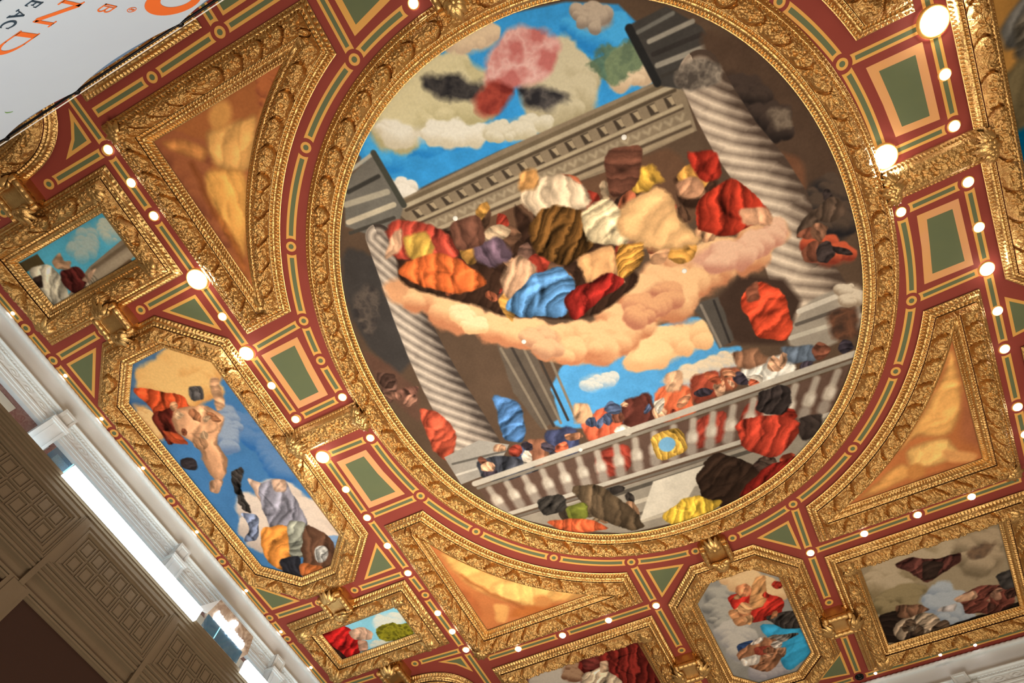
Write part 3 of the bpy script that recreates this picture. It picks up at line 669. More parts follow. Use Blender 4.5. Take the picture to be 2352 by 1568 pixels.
D([(-0.65, 6.30), (0.01, 6.41), (-0.09, 6.95), (-0.67, 6.95)], (204, 158, 62), 0.02, 0.06, (0, 0.12, 0.3)); D([(-0.23, 6.65), (-0.25, 6.72), (-0.31, 6.78), (-0.38, 6.81), (-0.45, 6.80), (-0.51, 6.76), (-0.55, 6.70), (-0.56, 6.63), (-0.54, 6.56), (-0.48, 6.50), (-0.41, 6.48), (-0.34, 6.48), (-0.28, 6.52), (-0.24, 6.58)], (112, 172, 214), 0.03, 0.0)
scatter([(0.34, 7.76), (1.81, 6.95), (2.43, 7.35), (1.85, 7.92), (0.60, 8.57)], 12, [(150, 44, 30), (60, 44, 38), (178, 66, 42), (110, 40, 30), (84, 66, 56)], 0.12, 0.26)
scatter([(-3.28, 6.75), (-1.44, 7.15), (-1.57, 8.15), (-2.97, 7.56)], 10, [(74, 62, 50), (110, 92, 70), (54, 48, 44), (150, 110, 80)], 0.12, 0.24)
D([(1.54, 6.22), (2.10, 6.39), (1.88, 6.99), (1.38, 6.70)], (52, 44, 42), 0.03, 0.10, (30, 0.2, 0.4))
D([(0.96, 6.70), (1.75, 6.87), (2.07, 7.44), (1.27, 7.86), (0.83, 7.33)], (176, 56, 38), 0.03, 0.10, (40, 0.3, 0.4))
D([(2.00, 7.15), (2.47, 7.22), (2.25, 7.69), (1.93, 7.64)], (60, 50, 46), 0.04, 0.10)
D([(-0.22, 7.55), (0.35, 7.21), (0.75, 7.57), (1.07, 8.22), (0.31, 8.61), (-0.18, 8.20)], (48, 34, 26), 0.03, 0.12, (60, 0.3, 0.35))
D([(0.40, 8.36), (1.16, 7.92), (1.94, 7.91), (1.36, 8.41), (0.56, 8.67)], (140, 34, 26), 0.03, 0.10, (50, 0.26, 0.5))
D([(-2.50, 6.76), (-1.97, 6.84), (-1.68, 7.50), (-1.51, 8.24), (-1.90, 8.26), (-2.47, 7.55)], (84, 68, 50), 0.03, 0.12, (30, 0.3, 0.35))
D([(-3.28, 6.75), (-2.71, 6.79), (-2.72, 7.25), (-3.30, 7.22)], (54, 50, 46), 0.03, 0.12, (60, 0.2, 0.4)); D([(-2.78, 7.16), (-2.36, 7.18), (-2.50, 7.62), (-2.85, 7.53)], (112, 118, 42), 0.03, 0.06)
D([(-3.33, 7.27), (-2.49, 7.60), (-2.16, 8.07), (-3.06, 7.77)], (204, 88, 48), 0.03, 0.06, (20, 0.2, 0.3))
D([(-1.19, 8.15), (-0.36, 7.94), (0.19, 8.32), (-0.41, 8.57), (-1.04, 8.49)], (224, 180, 56), 0.03, 0.10, (30, 0.2, 0.3))
OVAL = make_frame('oval_ceiling_painting', 'very large oval painted ceiling panel in a gilded frame, blue sky and clouds', inner, cv, flow=0)

# ---- tall octagonal painting at the left
def octagon(x0, x1, y0, y1, c):
    return [(x0 + c, y0), (x1 - c, y0), (x1, y0 + c), (x1, y1 - c), (x1 - c, y1), (x0 + c, y1), (x0, y1 - c), (x0, y0 + c)]
P8 = octagon(-9.44, -7.40, 0.68, 6.38, 0.63)
cv = Canvas(P8, 0.0125, (72, 122, 172), 8)
cv.cloud([(-8.83, 0.63), (-8.05, 0.71), (-9.22, 1.47), (-9.46, 1.36)], (92, 126, 160), (52, 92, 142), 0.08, 0.2)
cv.cloud([(-8.77, 1.06), (-8.12, 0.67), (-7.67, 0.89), (-7.43, 1.51), (-7.69, 1.99), (-8.13, 1.73), (-8.54, 2.12), (-9.11, 1.74)], (244, 196, 124), (222, 156, 88))
cv.cloud([(-9.42, 1.32), (-9.13, 1.62), (-9.34, 2.29), (-9.58, 2.17)], (240, 196, 132), (220, 160, 100))
cv.cloud([(-7.71, 1.88), (-7.45, 2.96), (-7.36, 4.36), (-7.79, 4.04), (-7.89, 2.97)], (96, 132, 176), (52, 104, 164), 0.1, 0.3)
cv.cloud([(-7.73, 2.18), (-7.77, 2.81), (-8.44, 3.27), (-8.14, 2.31)], (150, 164, 184), (100, 124, 160), 0.12, 0.2, 0.7)
cv.cloud([(-9.12, 4.26), (-8.31, 4.15), (-7.53, 4.29), (-7.31, 5.60), (-7.67, 6.07), (-8.27, 5.53), (-9.27, 5.32)], (226, 206, 188), (190, 172, 160))
cv.cloud([(-7.78, 5.63), (-7.41, 5.93), (-7.97, 6.45), (-8.04, 6.03)], (130, 160, 196), (96, 134, 180), 0.06, 0.1)
D = cv.drape
D([(-9.18, 1.09), (-8.86, 1.24), (-8.34, 1.60), (-8.45, 2.00), (-9.05, 2.14), (-9.14, 1.78)], (204, 74, 34), 0.03, 0.08, (60, 0.26, 0.4))
D([(-9.19, 1.70), (-8.67, 1.74), (-8.95, 2.36), (-9.35, 2.45), (-9.35, 2.17)], (96, 34, 24), 0.03, 0.08, (30, 0.22, 0.5))
D([(-9.26, 2.05), (-9.03, 2.32), (-8.92, 2.60), (-9.28, 2.42)], (200, 78, 38), 0.03, 0.08)
D([(-8.77, 1.79), (-8.09, 1.96), (-7.88, 2.38), (-8.37, 2.74), (-8.48, 3.25), (-9.01, 3.65), (-9.03, 3.17), (-8.76, 2.61), (-9.11, 2.28)], (214, 152, 106), 0.04, 0.10, (40, 0.5, 0.28))
D([(-7.69, 1.58), (-7.47, 1.64), (-7.73, 2.18), (-8.01, 2.21)], (222, 164, 118), 0.04, 0.08); D([(-8.16, 1.51), (-7.89, 1.64), (-8.03, 1.88), (-8.29, 1.81)], (92, 86, 84), 0.03, 0.06, (20, 0.16, 0.3))
D([(-9.32, 2.75), (-9.00, 2.84), (-9.19, 3.15), (-9.44, 2.97)], (60, 52, 54), 0.03, 0.08); D([(-9.11, 3.42), (-8.82, 3.56), (-9.14, 3.82), (-9.27, 3.70)], (206, 150, 110), 0.03, 0.05)
D([(-8.61, 3.42), (-8.26, 3.47), (-8.73, 3.96), (-8.81, 4.53), (-8.97, 4.21)], (58, 52, 48), 0.03, 0.12, (0, 0.14, 0.4))
D([(-9.05, 4.35), (-8.72, 4.57), (-9.09, 5.15), (-9.43, 5.06), (-9.06, 4.79)], (120, 130, 158), 0.02, 0.05, (50, 0.2, 0.5))
D([(-8.39, 3.65), (-8.08, 4.14), (-8.02, 4.53), (-8.51, 4.42)], (218, 176, 148), 0.03, 0.08)
D([(-8.27, 3.94), (-7.68, 4.04), (-7.75, 4.78), (-7.94, 5.37), (-8.67, 5.28), (-8.61, 4.56)], (134, 130, 142), 0.03, 0.10, (50, 0.3, 0.35)); D([(-7.92, 3.98), (-7.67, 4.10), (-7.82, 4.39), (-8.06, 4.27)], (214, 170, 140), 0.04, 0.06)
D([(-8.88, 4.87), (-8.31, 5.01), (-8.36, 5.75), (-9.00, 6.18), (-9.31, 5.70)], (222, 134, 52), 0.03, 0.08, (60, 0.34, 0.35))
D([(-8.27, 4.96), (-7.88, 5.21), (-8.37, 5.93), (-8.80, 5.94)], (138, 138, 122), 0.03, 0.06, (80, 0.2, 0.3))
D([(-7.92, 5.19), (-7.63, 5.83), (-7.93, 6.47), (-8.72, 6.44), (-8.44, 5.78)], (96, 64, 46), 0.03, 0.10, (30, 0.3, 0.3))
D([(-9.01, 5.77), (-8.51, 5.87), (-8.86, 6.47), (-9.16, 6.24)], (42, 42, 48), 0.03, 0.06); D([(-8.61, 6.02), (-8.15, 6.37), (-8.41, 6.58), (-8.85, 6.38)], (184, 98, 46), 0.03, 0.08)
D([(-7.93, 6.10), (-8.00, 6.18), (-8.08, 6.23), (-8.17, 6.25), (-8.23, 6.22), (-8.26, 6.15), (-8.25, 6.07), (-8.21, 5.97), (-8.14, 5.89), (-8.05, 5.84), (-7.97, 5.83), (-7.91, 5.86), (-7.88, 5.92), (-7.89, 6.01)], (176, 172, 164), 0.03, 0.05, (40, 0.12, 0.4))
scatter([(-8.98, 1.58), (-8.00, 1.84), (-8.03, 2.58), (-8.82, 3.33), (-8.93, 2.48)], 8, [(206, 146, 100), (176, 110, 70), (224, 176, 130), (150, 80, 50)], 0.08, 0.18, 0.25)
make_frame('octagonal_ceiling_painting', 'tall octagonal painting with orange drapery and blue sky in gilded frame at left', poly_sides(P8), cv)

# ---- octagonal painting at the right edge
P8 = octagon(6.46, 8.50, 0.70, 6.42, 0.63)
cv = Canvas(P8, 0.02, (176, 128, 66), 12)
cv.poly([(6.47, 2.13), (6.75, 1.90), (7.07, 1.76), (7.09, 2.38), (6.78, 2.49), (6.53, 2.46)], (104, 102, 98), 0.04, 0.08, (40, 0.3, 0.3))
cv.poly([(6.67, 2.17), (6.90, 2.04), (7.09, 2.38), (6.95, 2.90), (6.65, 2.68)], (92, 86, 76), 0.04, 0.08, (70, 0.2, 0.3))
cv.poly([(6.37, 2.87), (6.75, 2.67), (7.33, 2.76), (7.21, 4.05), (6.57, 3.80), (6.41, 3.62)], (104, 92, 66), 0.05, 0.1, (30, 0.5, 0.15))
cv.poly([(6.42, 3.69), (6.64, 3.69), (7.23, 3.92), (7.12, 5.19), (6.49, 4.57)], (0, 84, 124), 0.05, 0.05)
make_frame('octagonal_ceiling_painting', 'octagonal painting with grey drapery on ochre in gilded frame, cut by right edge', poly_sides(P8), cv)

# ---- oblong paintings in the left column
def rect(x0, x1, y0, y1): return [(x0, y0), (x1, y0), (x1, y1), (x0, y1)]
def rect_corners(x0, x1, y0, y1, o=0.30):
    return [(x0 - o, y0 - o, 2.356 - 3.1416), (x1 + o, y0 - o, 0.785 + 3.1416 - 3.1416 + 0.0), (x1 + o, y1 + o, 2.356), (x0 - o, y1 + o, -2.356)]
a = (-9.37, -7.38, -1.79, -0.87)
cv = Canvas(rect(*a), 0.0125, (92, 182, 212), 21)
cv.cloud([(-8.38, -1.66), (-7.74, -1.69), (-7.78, -1.37), (-8.37, -1.22)], (176, 196, 190), (120, 180, 196)); cv.cloud([(-7.71, -1.67), (-7.36, -1.67), (-7.38, -1.25), (-7.64, -1.30)], (196, 206, 190), (140, 190, 200))
D = cv.drape
D([(-8.27, -1.15), (-7.39, -1.27), (-7.37, -0.95), (-8.75, -0.68), (-9.42, -0.77), (-8.80, -0.98)], (146, 128, 104), 0.015, 0.0); cv.stroke([(-8.25, -1.09), (-7.39, -1.16)], 0.07, (116, 100, 80)); cv.stroke([(-8.36, -0.95), (-7.40, -1.02)], 0.16, (172, 156, 132), 0.05); cv.stroke([(-8.90, -0.75), (-7.53, -0.90)], 0.07, (106, 84, 62))
D([(-8.73, -0.94), (-8.30, -1.01), (-8.27, -0.81), (-8.83, -0.72)], (166, 150, 124), 0.01, 0.0, (0, 0.08, 0.3))
D([(-9.43, -1.77), (-8.96, -1.75), (-8.97, -1.55), (-9.39, -1.59)], (84, 70, 42), 0.02, 0.0)
D([(-9.40, -1.64), (-8.86, -1.53), (-8.84, -1.27), (-9.01, -0.81), (-9.44, -0.81)], (208, 196, 168), 0.03, 0.06, (60, 0.2, 0.35)); D([(-9.41, -1.46), (-9.18, -1.42), (-9.31, -1.23), (-9.42, -1.28)], (60, 44, 36), 0.03, 0.05)
D([(-8.80, -1.34), (-8.43, -1.25), (-8.44, -0.99), (-8.88, -0.84), (-8.95, -1.10)], (92, 36, 32), 0.03, 0.06, (30, 0.18, 0.45)); D([(-8.82, -1.53), (-8.55, -1.61), (-8.62, -1.43), (-8.48, -1.38), (-8.64, -1.26), (-8.83, -1.40)], (204, 156, 116), 0.03, 0.05); D([(-8.60, -1.02), (-8.35, -1.07), (-8.15, -1.07), (-8.49, -0.92)], (214, 170, 134), 0.03, 0.03)
make_frame('oblong_ceiling_painting', 'small oblong painting with cloudy turquoise sky and cream drapery, left edge', poly_sides(rect(*a)), cv, corners=rect_corners(*a))
a = (-9.34, -7.34, 7.97, 8.86)
cv = Canvas(rect(*a), 0.0125, (140, 206, 228), 24)
cv.cloud([(-8.11, 8.12), (-7.35, 8.10), (-7.42, 8.50), (-8.10, 8.48)], (222, 226, 214), (190, 216, 220)); cv.cloud([(-8.60, 8.71), (-7.55, 8.73), (-8.04, 8.96), (-8.48, 8.91)], (214, 216, 200), (170, 206, 214))
D = cv.drape
D([(-9.44, 7.95), (-8.71, 7.94), (-8.57, 8.57), (-8.92, 8.94), (-9.40, 8.83)], (178, 28, 26), 0.02, 0.05, (60, 0.2, 0.4)); D([(-8.75, 8.19), (-8.39, 8.18), (-8.21, 8.46), (-8.37, 8.63), (-8.76, 8.48)], (210, 164, 134), 0.02, 0.04, (30, 0.2, 0.25)); D([(-8.71, 8.50), (-8.48, 8.61), (-8.66, 8.90), (-8.85, 8.82)], (190, 140, 112), 0.02, 0.05); D([(-9.45, 8.25), (-9.28, 8.55), (-9.21, 8.91), (-9.66, 8.84)], (60, 34, 28), 0.02, 0.04)
cv.cloud([(-8.11, 8.45), (-7.77, 8.31), (-7.59, 8.51), (-7.28, 8.56), (-7.31, 8.91), (-7.98, 8.95), (-8.20, 8.68)], (176, 168, 44), (96, 92, 28), 0.012, 0.25, 1, 9)
make_frame('oblong_ceiling_painting', 'small oblong painting with red robe and yellow-green tree, lower left', poly_sides(rect(*a)), cv, corners=rect_corners(*a))
a = (6.48, 8.50, 8.0, 8.9)
cv = Canvas(rect(*a), 0.03, (150, 130, 100), 25)
make_frame('oblong_ceiling_painting', 'sliver of a gilded oblong frame at the right edge below the corner of the octagon', poly_sides(rect(*a)), cv)

# ---- rounded frames at both ends of the left column
def roundrect(cx, cy, hw, hh, n=160, e=3.0):
    t = np.linspace(0, 2 * np.pi, n + 1); c, s = np.cos(t), np.sin(t)
    return np.stack([cx + hw * np.sign(c) * np.abs(c) ** (2 / e), cy + hh * np.sign(s) * np.abs(s) ** (2 / e)], -1)
def quarters(p):
    n = (len(p) - 1) // 4; return [p[i * n:(i + 1) * n + 1] for i in range(4)]
for cy, lab in ((-4.10, 'gilded frame with rounded corner at left, below the hanging banner'), (11.32, 'gilded frame with rounded top cut by the bottom edge of the photo')):
    p = roundrect(-8.45, cy, 1.07, 0.74)
    cv = Canvas(p[:-1], 0.03, (120, 96, 70), 31)
    make_frame('rounded_ceiling_painting', lab, quarters(p), cv)

# ---- spandrel paintings in amber monochrome
def spandrel(label, xs, ys, xe, ye, xc, yc, cvf):
    sx = 1 if xs > 0 else -1; sy = 1 if ys > 3 else -1
    def pick(arr, fx, fy):
        k = [tuple(p) for p in arr if fx(p[0]) and fy(p[1])]
        k.sort(key=lambda p: math.atan2((p[1] - 3.58) * sy, (p[0] + 0.46) * sx)); return k   # from the side towards the end
    arc = pick(OV1, lambda x: (x - xe) * sx > 0, lambda y: (y - ye) * sy > 0)
    a1 = (xe, arc[-1][1]); c2 = (arc[0][0], ye)
    arc = [c2] + arc[1:-1] + [a1]
    carc = pick(OV2, lambda x: (x - xc) * sx < 0 and (x + 0.46) * sx > 0, lambda y: (y - yc) * sy < 0 and (y - 3.58) * sy > 0)
    A = (carc[-1][0], yc); C = (xc, carc[0][1]); B = (xc, yc)
    carc = [C] + carc[1:-1] + [A]
    outer = [[a1, (xe, ys)], [(xe, ys), (xs, ys)], [(xs, ys), (xs, ye)], [(xs, ye), c2], arc]
    innr = [[A, A], [A, B], [B, C], [C, C], carc]
    cv = Canvas([A, B] + carc[:-1], 0.0125, (182, 112, 66), int(abs(xs * 10 + ys)))
    cvf(cv)
    make_frame('spandrel_ceiling_painting', label, innr, cv, outer=outer, corners=[((xs + xc) / 2, (ys + yc) / 2, math.atan2(-sx, sy))])
AM = (238, 178, 104); AD = (140, 80, 46); AMID = (214, 144, 82)
def f_tl(c):
    c.cloud([(-5.82, -2.25), (-5.23, -2.18), (-5.34, -1.47), (-5.70, 0.00), (-5.80, 0.40), (-5.83, -1.07), (-5.87, -1.73)], (172, 104, 68), (138, 80, 56), 0.1, 0.2)
    c.cloud([(-3.74, -2.30), (-3.10, -2.39), (-3.58, -1.94), (-4.05, -1.88)], (196, 116, 70), (150, 84, 58), 0.08, 0.15)
    D = lambda *k, **o: c.poly(*k, **o)
    D([(-5.73, -2.24), (-5.37, -2.12), (-5.10, -1.78), (-5.29, -1.64), (-5.49, -1.86), (-5.70, -2.11)], AMID, 0.04, 0.05, (30, 0.34, 0.12)); D([(-4.09, -1.83), (-3.62, -2.06), (-3.43, -2.15), (-3.53, -1.95), (-4.14, -1.64)], (226, 150, 84), 0.04, 0.05)
    D([(-4.97, -2.05), (-4.51, -1.97), (-4.05, -1.88), (-4.36, -1.45), (-4.71, -1.16), (-5.16, -1.46), (-5.15, -1.77)], AM, 0.04, 0.08, (60, 0.37, 0.14)); D([(-4.49, -2.00), (-4.59, -1.96), (-4.69, -1.94), (-4.78, -1.97), (-4.83, -2.03), (-4.84, -2.10), (-4.80, -2.18), (-4.73, -2.25), (-4.63, -2.30), (-4.52, -2.31), (-4.44, -2.28), (-4.38, -2.23), (-4.37, -2.15), (-4.41, -2.07)], (228, 164, 92), 0.05, 0.05)
    D([(-5.36, -1.56), (-4.70, -1.23), (-5.16, -0.58), (-5.70, 0.00), (-5.65, -0.32), (-5.60, -0.88), (-5.62, -1.22)], (236, 172, 92), 0.05, 0.08, (15, 0.44, 0.15)); D([(-5.58, -1.03), (-5.54, -0.60), (-5.70, 0.00), (-5.82, 0.30), (-5.72, -0.35)], (196, 120, 62), 0.05, 0.08, (15, 0.34, 0.19))
    c.stroke([(-5.51, -1.71), (-5.58, -1.27), (-5.65, -0.82)], 0.08, AD, 0.05, 0.1)
def f_bl(c):
    c.c *= 1.12
    D = lambda *k, **o: c.poly(*k, **o)
    D([(-5.76, 6.98), (-5.15, 7.62), (-4.29, 8.21), (-3.60, 8.93), (-3.15, 9.54), (-4.20, 9.33), (-4.90, 9.01), (-5.46, 8.41), (-5.66, 7.78)], AM, 0.06, 0.08, (70, 0.51, 0.10)); D([(-5.17, 8.27), (-4.20, 8.45), (-3.90, 9.13), (-4.52, 9.32), (-5.14, 8.83)], (244, 190, 112), 0.05, 0.08, (30, 0.34, 0.09))
    D([(-5.34, 8.81), (-5.02, 9.03), (-5.30, 9.46), (-5.52, 9.36)], (234, 170, 100), 0.04, 0.05); D([(-4.96, 9.12), (-3.94, 9.45), (-4.52, 9.54), (-5.19, 9.37)], (196, 116, 60), 0.05, 0.06); D([(-4.13, 9.29), (-4.18, 9.35), (-4.26, 9.39), (-4.34, 9.39), (-4.42, 9.35), (-4.48, 9.29), (-4.50, 9.21), (-4.48, 9.13), (-4.43, 9.07), (-4.36, 9.04), (-4.27, 9.04), (-4.20, 9.08), (-4.14, 9.14), (-4.12, 9.22)], (214, 146, 84), 0.05, 0.05)
    D([(-5.92, 7.66), (-5.61, 8.48), (-5.73, 9.13), (-5.87, 8.36)], (190, 110, 64), 0.06, 0.06); c.stroke([(-5.58, 7.82), (-5.23, 8.59), (-4.79, 9.20)], 0.06, (170, 100, 54), 0.05, 0.1)
def f_br(c):
    c.c *= 1.08
    D = lambda *k, **o: c.poly(*k, **o)
    D([(4.85, 6.86), (4.83, 7.70), (4.81, 8.19), (4.43, 8.72), (3.85, 8.45), (3.47, 8.69), (4.10, 8.05), (4.52, 7.55)], AM, 0.06, 0.08, (75, 0.51, 0.12)); D([(3.64, 8.66), (4.36, 8.69), (4.50, 9.18), (3.99, 9.31), (3.62, 9.14)], (244, 192, 116), 0.05, 0.08, (40, 0.34, 0.11))
    D([(4.23, 8.94), (4.82, 9.33), (4.75, 9.51), (4.24, 9.27)], (232, 168, 104), 0.04, 0.04); D([(2.49, 9.43), (3.50, 8.92), (3.74, 9.31), (3.13, 9.41)], (234, 170, 98), 0.05, 0.06, (60, 0.51, 0.09)); D([(3.87, 9.37), (3.83, 9.45), (3.77, 9.50), (3.70, 9.50), (3.62, 9.47), (3.57, 9.40), (3.54, 9.31), (3.54, 9.21), (3.58, 9.14), (3.64, 9.09), (3.71, 9.08), (3.78, 9.11), (3.84, 9.18), (3.87, 9.27)], (206, 140, 78), 0.05, 0.05)
    D([(4.90, 7.74), (4.88, 9.25), (4.56, 8.89)], (176, 108, 72), 0.08, 0.08); D([(3.55, 9.44), (4.44, 9.47), (4.02, 9.55)], (170, 100, 60), 0.05, 0.05)
spandrel('amber monochrome triangular painting in curved gilded frame, upper left of the oval', -6.45, -2.87, -2.42, 1.15, -5.84, -2.30, f_tl)
spandrel('amber monochrome triangular painting in curved gilded frame, lower left under the oval', -6.42, 10.12, -2.30, 5.96, -5.80, 9.46, f_bl)
spandrel('amber monochrome triangular painting in curved gilded frame, lower right of the oval', 5.47, 10.13, 1.56, 6.01, 4.88, 9.48, f_br)
spandrel('gilded curved corner frame at the top right, its painting out of the photo', 5.46, -2.87, 1.50, 1.35, 4.88, -2.30, lambda c: None)

# ---- small octagon and the two paintings beside it
P8 = octagon(-1.27, 0.55, 10.20, 13.50, 0.46)
cv = Canvas(P8, 0.0125, (150, 148, 142), 41)
cv.cloud([(-1.25, 10.88), (-0.54, 10.27), (-0.48, 11.23), (-1.12, 11.93)], (176, 172, 162), (112, 112, 110)); cv.cloud([(-0.71, 10.19), (-0.07, 10.19), (0.54, 10.76), (0.54, 11.36), (-0.20, 10.98), (-0.37, 10.61)], (232, 198, 150), (210, 170, 126))
cv.cloud([(-1.16, 11.48), (-0.58, 11.53), (-0.42, 12.25), (-1.03, 12.86), (-1.16, 12.06)], (196, 190, 180), (150, 148, 148)); cv.cloud([(-1.07, 12.99), (-0.24, 12.91), (0.25, 13.28), (-0.64, 13.56)], (176, 170, 172), (140, 138, 144))
D = cv.drape
D([(-0.28, 11.74), (0.66, 12.31), (0.56, 13.12), (-0.11, 13.49), (-0.14, 12.66)], (44, 152, 202), 0.03, 0.05, (60, 0.4, 0.15))
D([(-0.64, 10.78), (0.01, 10.78), (0.44, 11.38), (0.22, 11.83), (-0.42, 11.70), (-0.64, 11.19)], (182, 42, 32), 0.025, 0.07, (50, 0.24, 0.4)); D([(0.06, 10.48), (0.33, 10.51), (0.05, 11.34), (-0.37, 11.35)], (218, 154, 94), 0.03, 0.05, (70, 0.2, 0.25)); D([(-0.76, 11.11), (-0.31, 11.31), (-0.35, 11.71), (-0.73, 11.68)], (206, 140, 90), 0.03, 0.05)
D([(-0.07, 11.63), (0.62, 11.73), (0.66, 12.31), (0.12, 12.09)], (60, 54, 50), 0.03, 0.07, (40, 0.14, 0.4)); D([(-0.21, 12.20), (0.56, 12.40), (0.08, 12.54), (-0.24, 12.47)], (112, 104, 96), 0.02, 0.06, (70, 0.1, 0.4))
D([(-0.90, 12.17), (-0.49, 12.14), (-0.50, 12.50), (-0.90, 12.47)], (44, 66, 110), 0.03, 0.05); D([(-0.99, 12.43), (-0.38, 12.12), (0.01, 12.44), (-0.04, 12.93), (-0.47, 13.33), (-0.90, 12.92)], (156, 104, 72), 0.03, 0.08, (40, 0.24, 0.35)); D([(-0.94, 12.60), (-0.46, 12.67), (-0.61, 12.97), (-0.99, 12.88)], (214, 202, 188), 0.03, 0.05); D([(-0.57, 12.40), (-0.16, 12.51), (-0.30, 12.81), (-0.61, 12.67)], (160, 66, 50), 0.03, 0.05)
scatter([(-0.49, 10.69), (0.50, 10.87), (0.29, 11.86), (-0.71, 11.62)], 9, [(186, 50, 36), (216, 156, 104), (120, 50, 38), (206, 130, 84)], 0.09, 0.2); scatter([(-0.86, 12.05), (0.18, 12.23), (-0.10, 13.12), (-0.76, 13.28)], 9, [(160, 104, 72), (206, 190, 176), (110, 74, 54), (196, 140, 104)], 0.08, 0.18)
make_frame('octagonal_ceiling_painting', 'small octagonal painting with red drapery and bright blue sky, below the oval', poly_sides(P8), cv)
a = (2.12, 4.87, 11.12, 13.52)
cv = Canvas(rect(*a), 0.0125, (158, 142, 116), 44)
cv.cloud([(2.15, 11.24), (3.25, 11.12), (4.10, 11.15), (3.78, 11.87), (2.63, 12.25), (2.10, 12.14)], (184, 166, 138), (132, 116, 86)); cv.cloud([(3.90, 11.30), (4.84, 11.20), (4.89, 12.38), (4.11, 12.40)], (178, 158, 130), (120, 106, 84)); cv.cloud([(2.14, 12.02), (3.31, 12.03), (3.04, 12.84), (2.23, 12.74)], (150, 134, 100), (104, 92, 66))
cv.cloud([(2.94, 12.46), (3.51, 12.32), (4.02, 12.88), (3.95, 13.66), (3.35, 13.52), (3.20, 12.91)], (176, 184, 192), (136, 148, 164)); cv.cloud([(4.11, 11.52), (4.77, 11.58), (4.64, 11.89), (4.12, 11.90)], (120, 92, 70), (80, 64, 54), 0.04, 0.2, 0.8, 4)
D = cv.drape
D([(2.73, 11.38), (3.12, 11.31), (3.58, 11.59), (4.06, 11.56), (3.95, 11.88), (3.28, 12.17), (3.09, 11.80)], (86, 48, 42), 0.03, 0.08, (50, 0.2, 0.4)); D([(3.25, 11.50), (3.73, 11.72), (3.47, 12.11), (3.21, 12.05)], (54, 40, 34), 0.03, 0.08)
D([(2.10, 12.54), (2.81, 12.66), (3.26, 13.49), (4.17, 13.48), (4.94, 13.37), (4.91, 13.66), (2.05, 13.59)], (40, 31, 26), 0.03, 0.08); D([(2.34, 13.07), (2.78, 12.78), (3.26, 13.07), (3.28, 13.42), (2.94, 13.69), (2.41, 13.55)], (152, 132, 110), 0.03, 0.08, (50, 0.2, 0.5)); D([(2.49, 12.45), (3.00, 12.61), (3.20, 12.91), (2.55, 12.96)], (120, 84, 62), 0.03, 0.08, (20, 0.2, 0.4))
D([(3.83, 12.73), (4.34, 12.57), (4.92, 12.96), (4.79, 13.43), (4.42, 13.53), (3.79, 13.34)], (108, 58, 48), 0.03, 0.09, (60, 0.2, 0.45)); D([(3.68, 12.79), (4.14, 12.68), (4.18, 12.95), (3.74, 12.95)], (206, 160, 126), 0.03, 0.05); D([(4.58, 12.43), (5.04, 12.51), (4.99, 13.32), (4.63, 12.90)], (66, 62, 60), 0.03, 0.08); D([(3.38, 12.92), (3.74, 12.95), (3.60, 13.16), (3.27, 13.01)], (186, 176, 172), 0.04, 0.06)
scatter([(2.42, 13.11), (3.29, 12.95), (3.24, 13.61), (2.59, 13.60)], 8, [(150, 130, 110), (96, 76, 60), (186, 160, 132), (70, 54, 46)], 0.1, 0.22); scatter([(3.85, 12.81), (4.89, 12.89), (4.70, 13.46), (3.93, 13.31)], 7, [(110, 58, 48), (80, 50, 42), (180, 130, 104)], 0.1, 0.22)
make_frame('oblong_ceiling_painting', 'oblong stormy brown-grey painting with dark drapery in gilded frame, lower right', poly_sides(rect(*a)), cv, corners=rect_corners(*a))
a = (-5.68, -2.85, 11.14, 13.5)
cv = Canvas(rect(*a), 0.0125, (98, 36, 30), 47)
cv.cloud([(-5.82, 11.18), (-4.81, 11.09), (-4.36, 11.06), (-4.89, 12.23), (-6.40, 12.22)], (200, 190, 176), (160, 154, 150)); cv.cloud([(-4.80, 11.17), (-4.27, 11.10), (-4.47, 11.78), (-4.89, 11.72)], (176, 140, 110), (120, 84, 62))
D = cv.drape
D([(-4.51, 11.15), (-3.32, 11.16), (-2.89, 11.20), (-2.92, 13.10), (-4.14, 12.56)], (108, 32, 26), 0.03, 0.06, (20, 0.22, 0.55)); D([(-4.50, 11.61), (-3.91, 11.54), (-3.68, 12.13), (-3.76, 12.73), (-4.70, 12.31)], (196, 172, 142), 0.03, 0.09, (60, 0.2, 0.4)); D([(-3.92, 11.41), (-3.71, 11.43), (-3.80, 11.77), (-4.01, 11.75)], (214, 176, 140), 0.03, 0.05); D([(-4.30, 11.17), (-3.83, 11.15), (-3.93, 11.56), (-4.35, 11.52)], (120, 50, 44), 0.03, 0.06)
make_frame('oblong_ceiling_painting', 'crimson painting with pale drapery in gilded frame, cut by the bottom edge', poly_sides(rect(*a)), cv, corners=rect_corners(*a))
a = (-5.83, -4.65, -5.6, -3.84)
make_frame('oblong_ceiling_painting', 'gilded oblong frame half hidden behind the top of the white banner', poly_sides(rect(*a)), Canvas(rect(*a), 0.03, (120, 96, 70), 49))


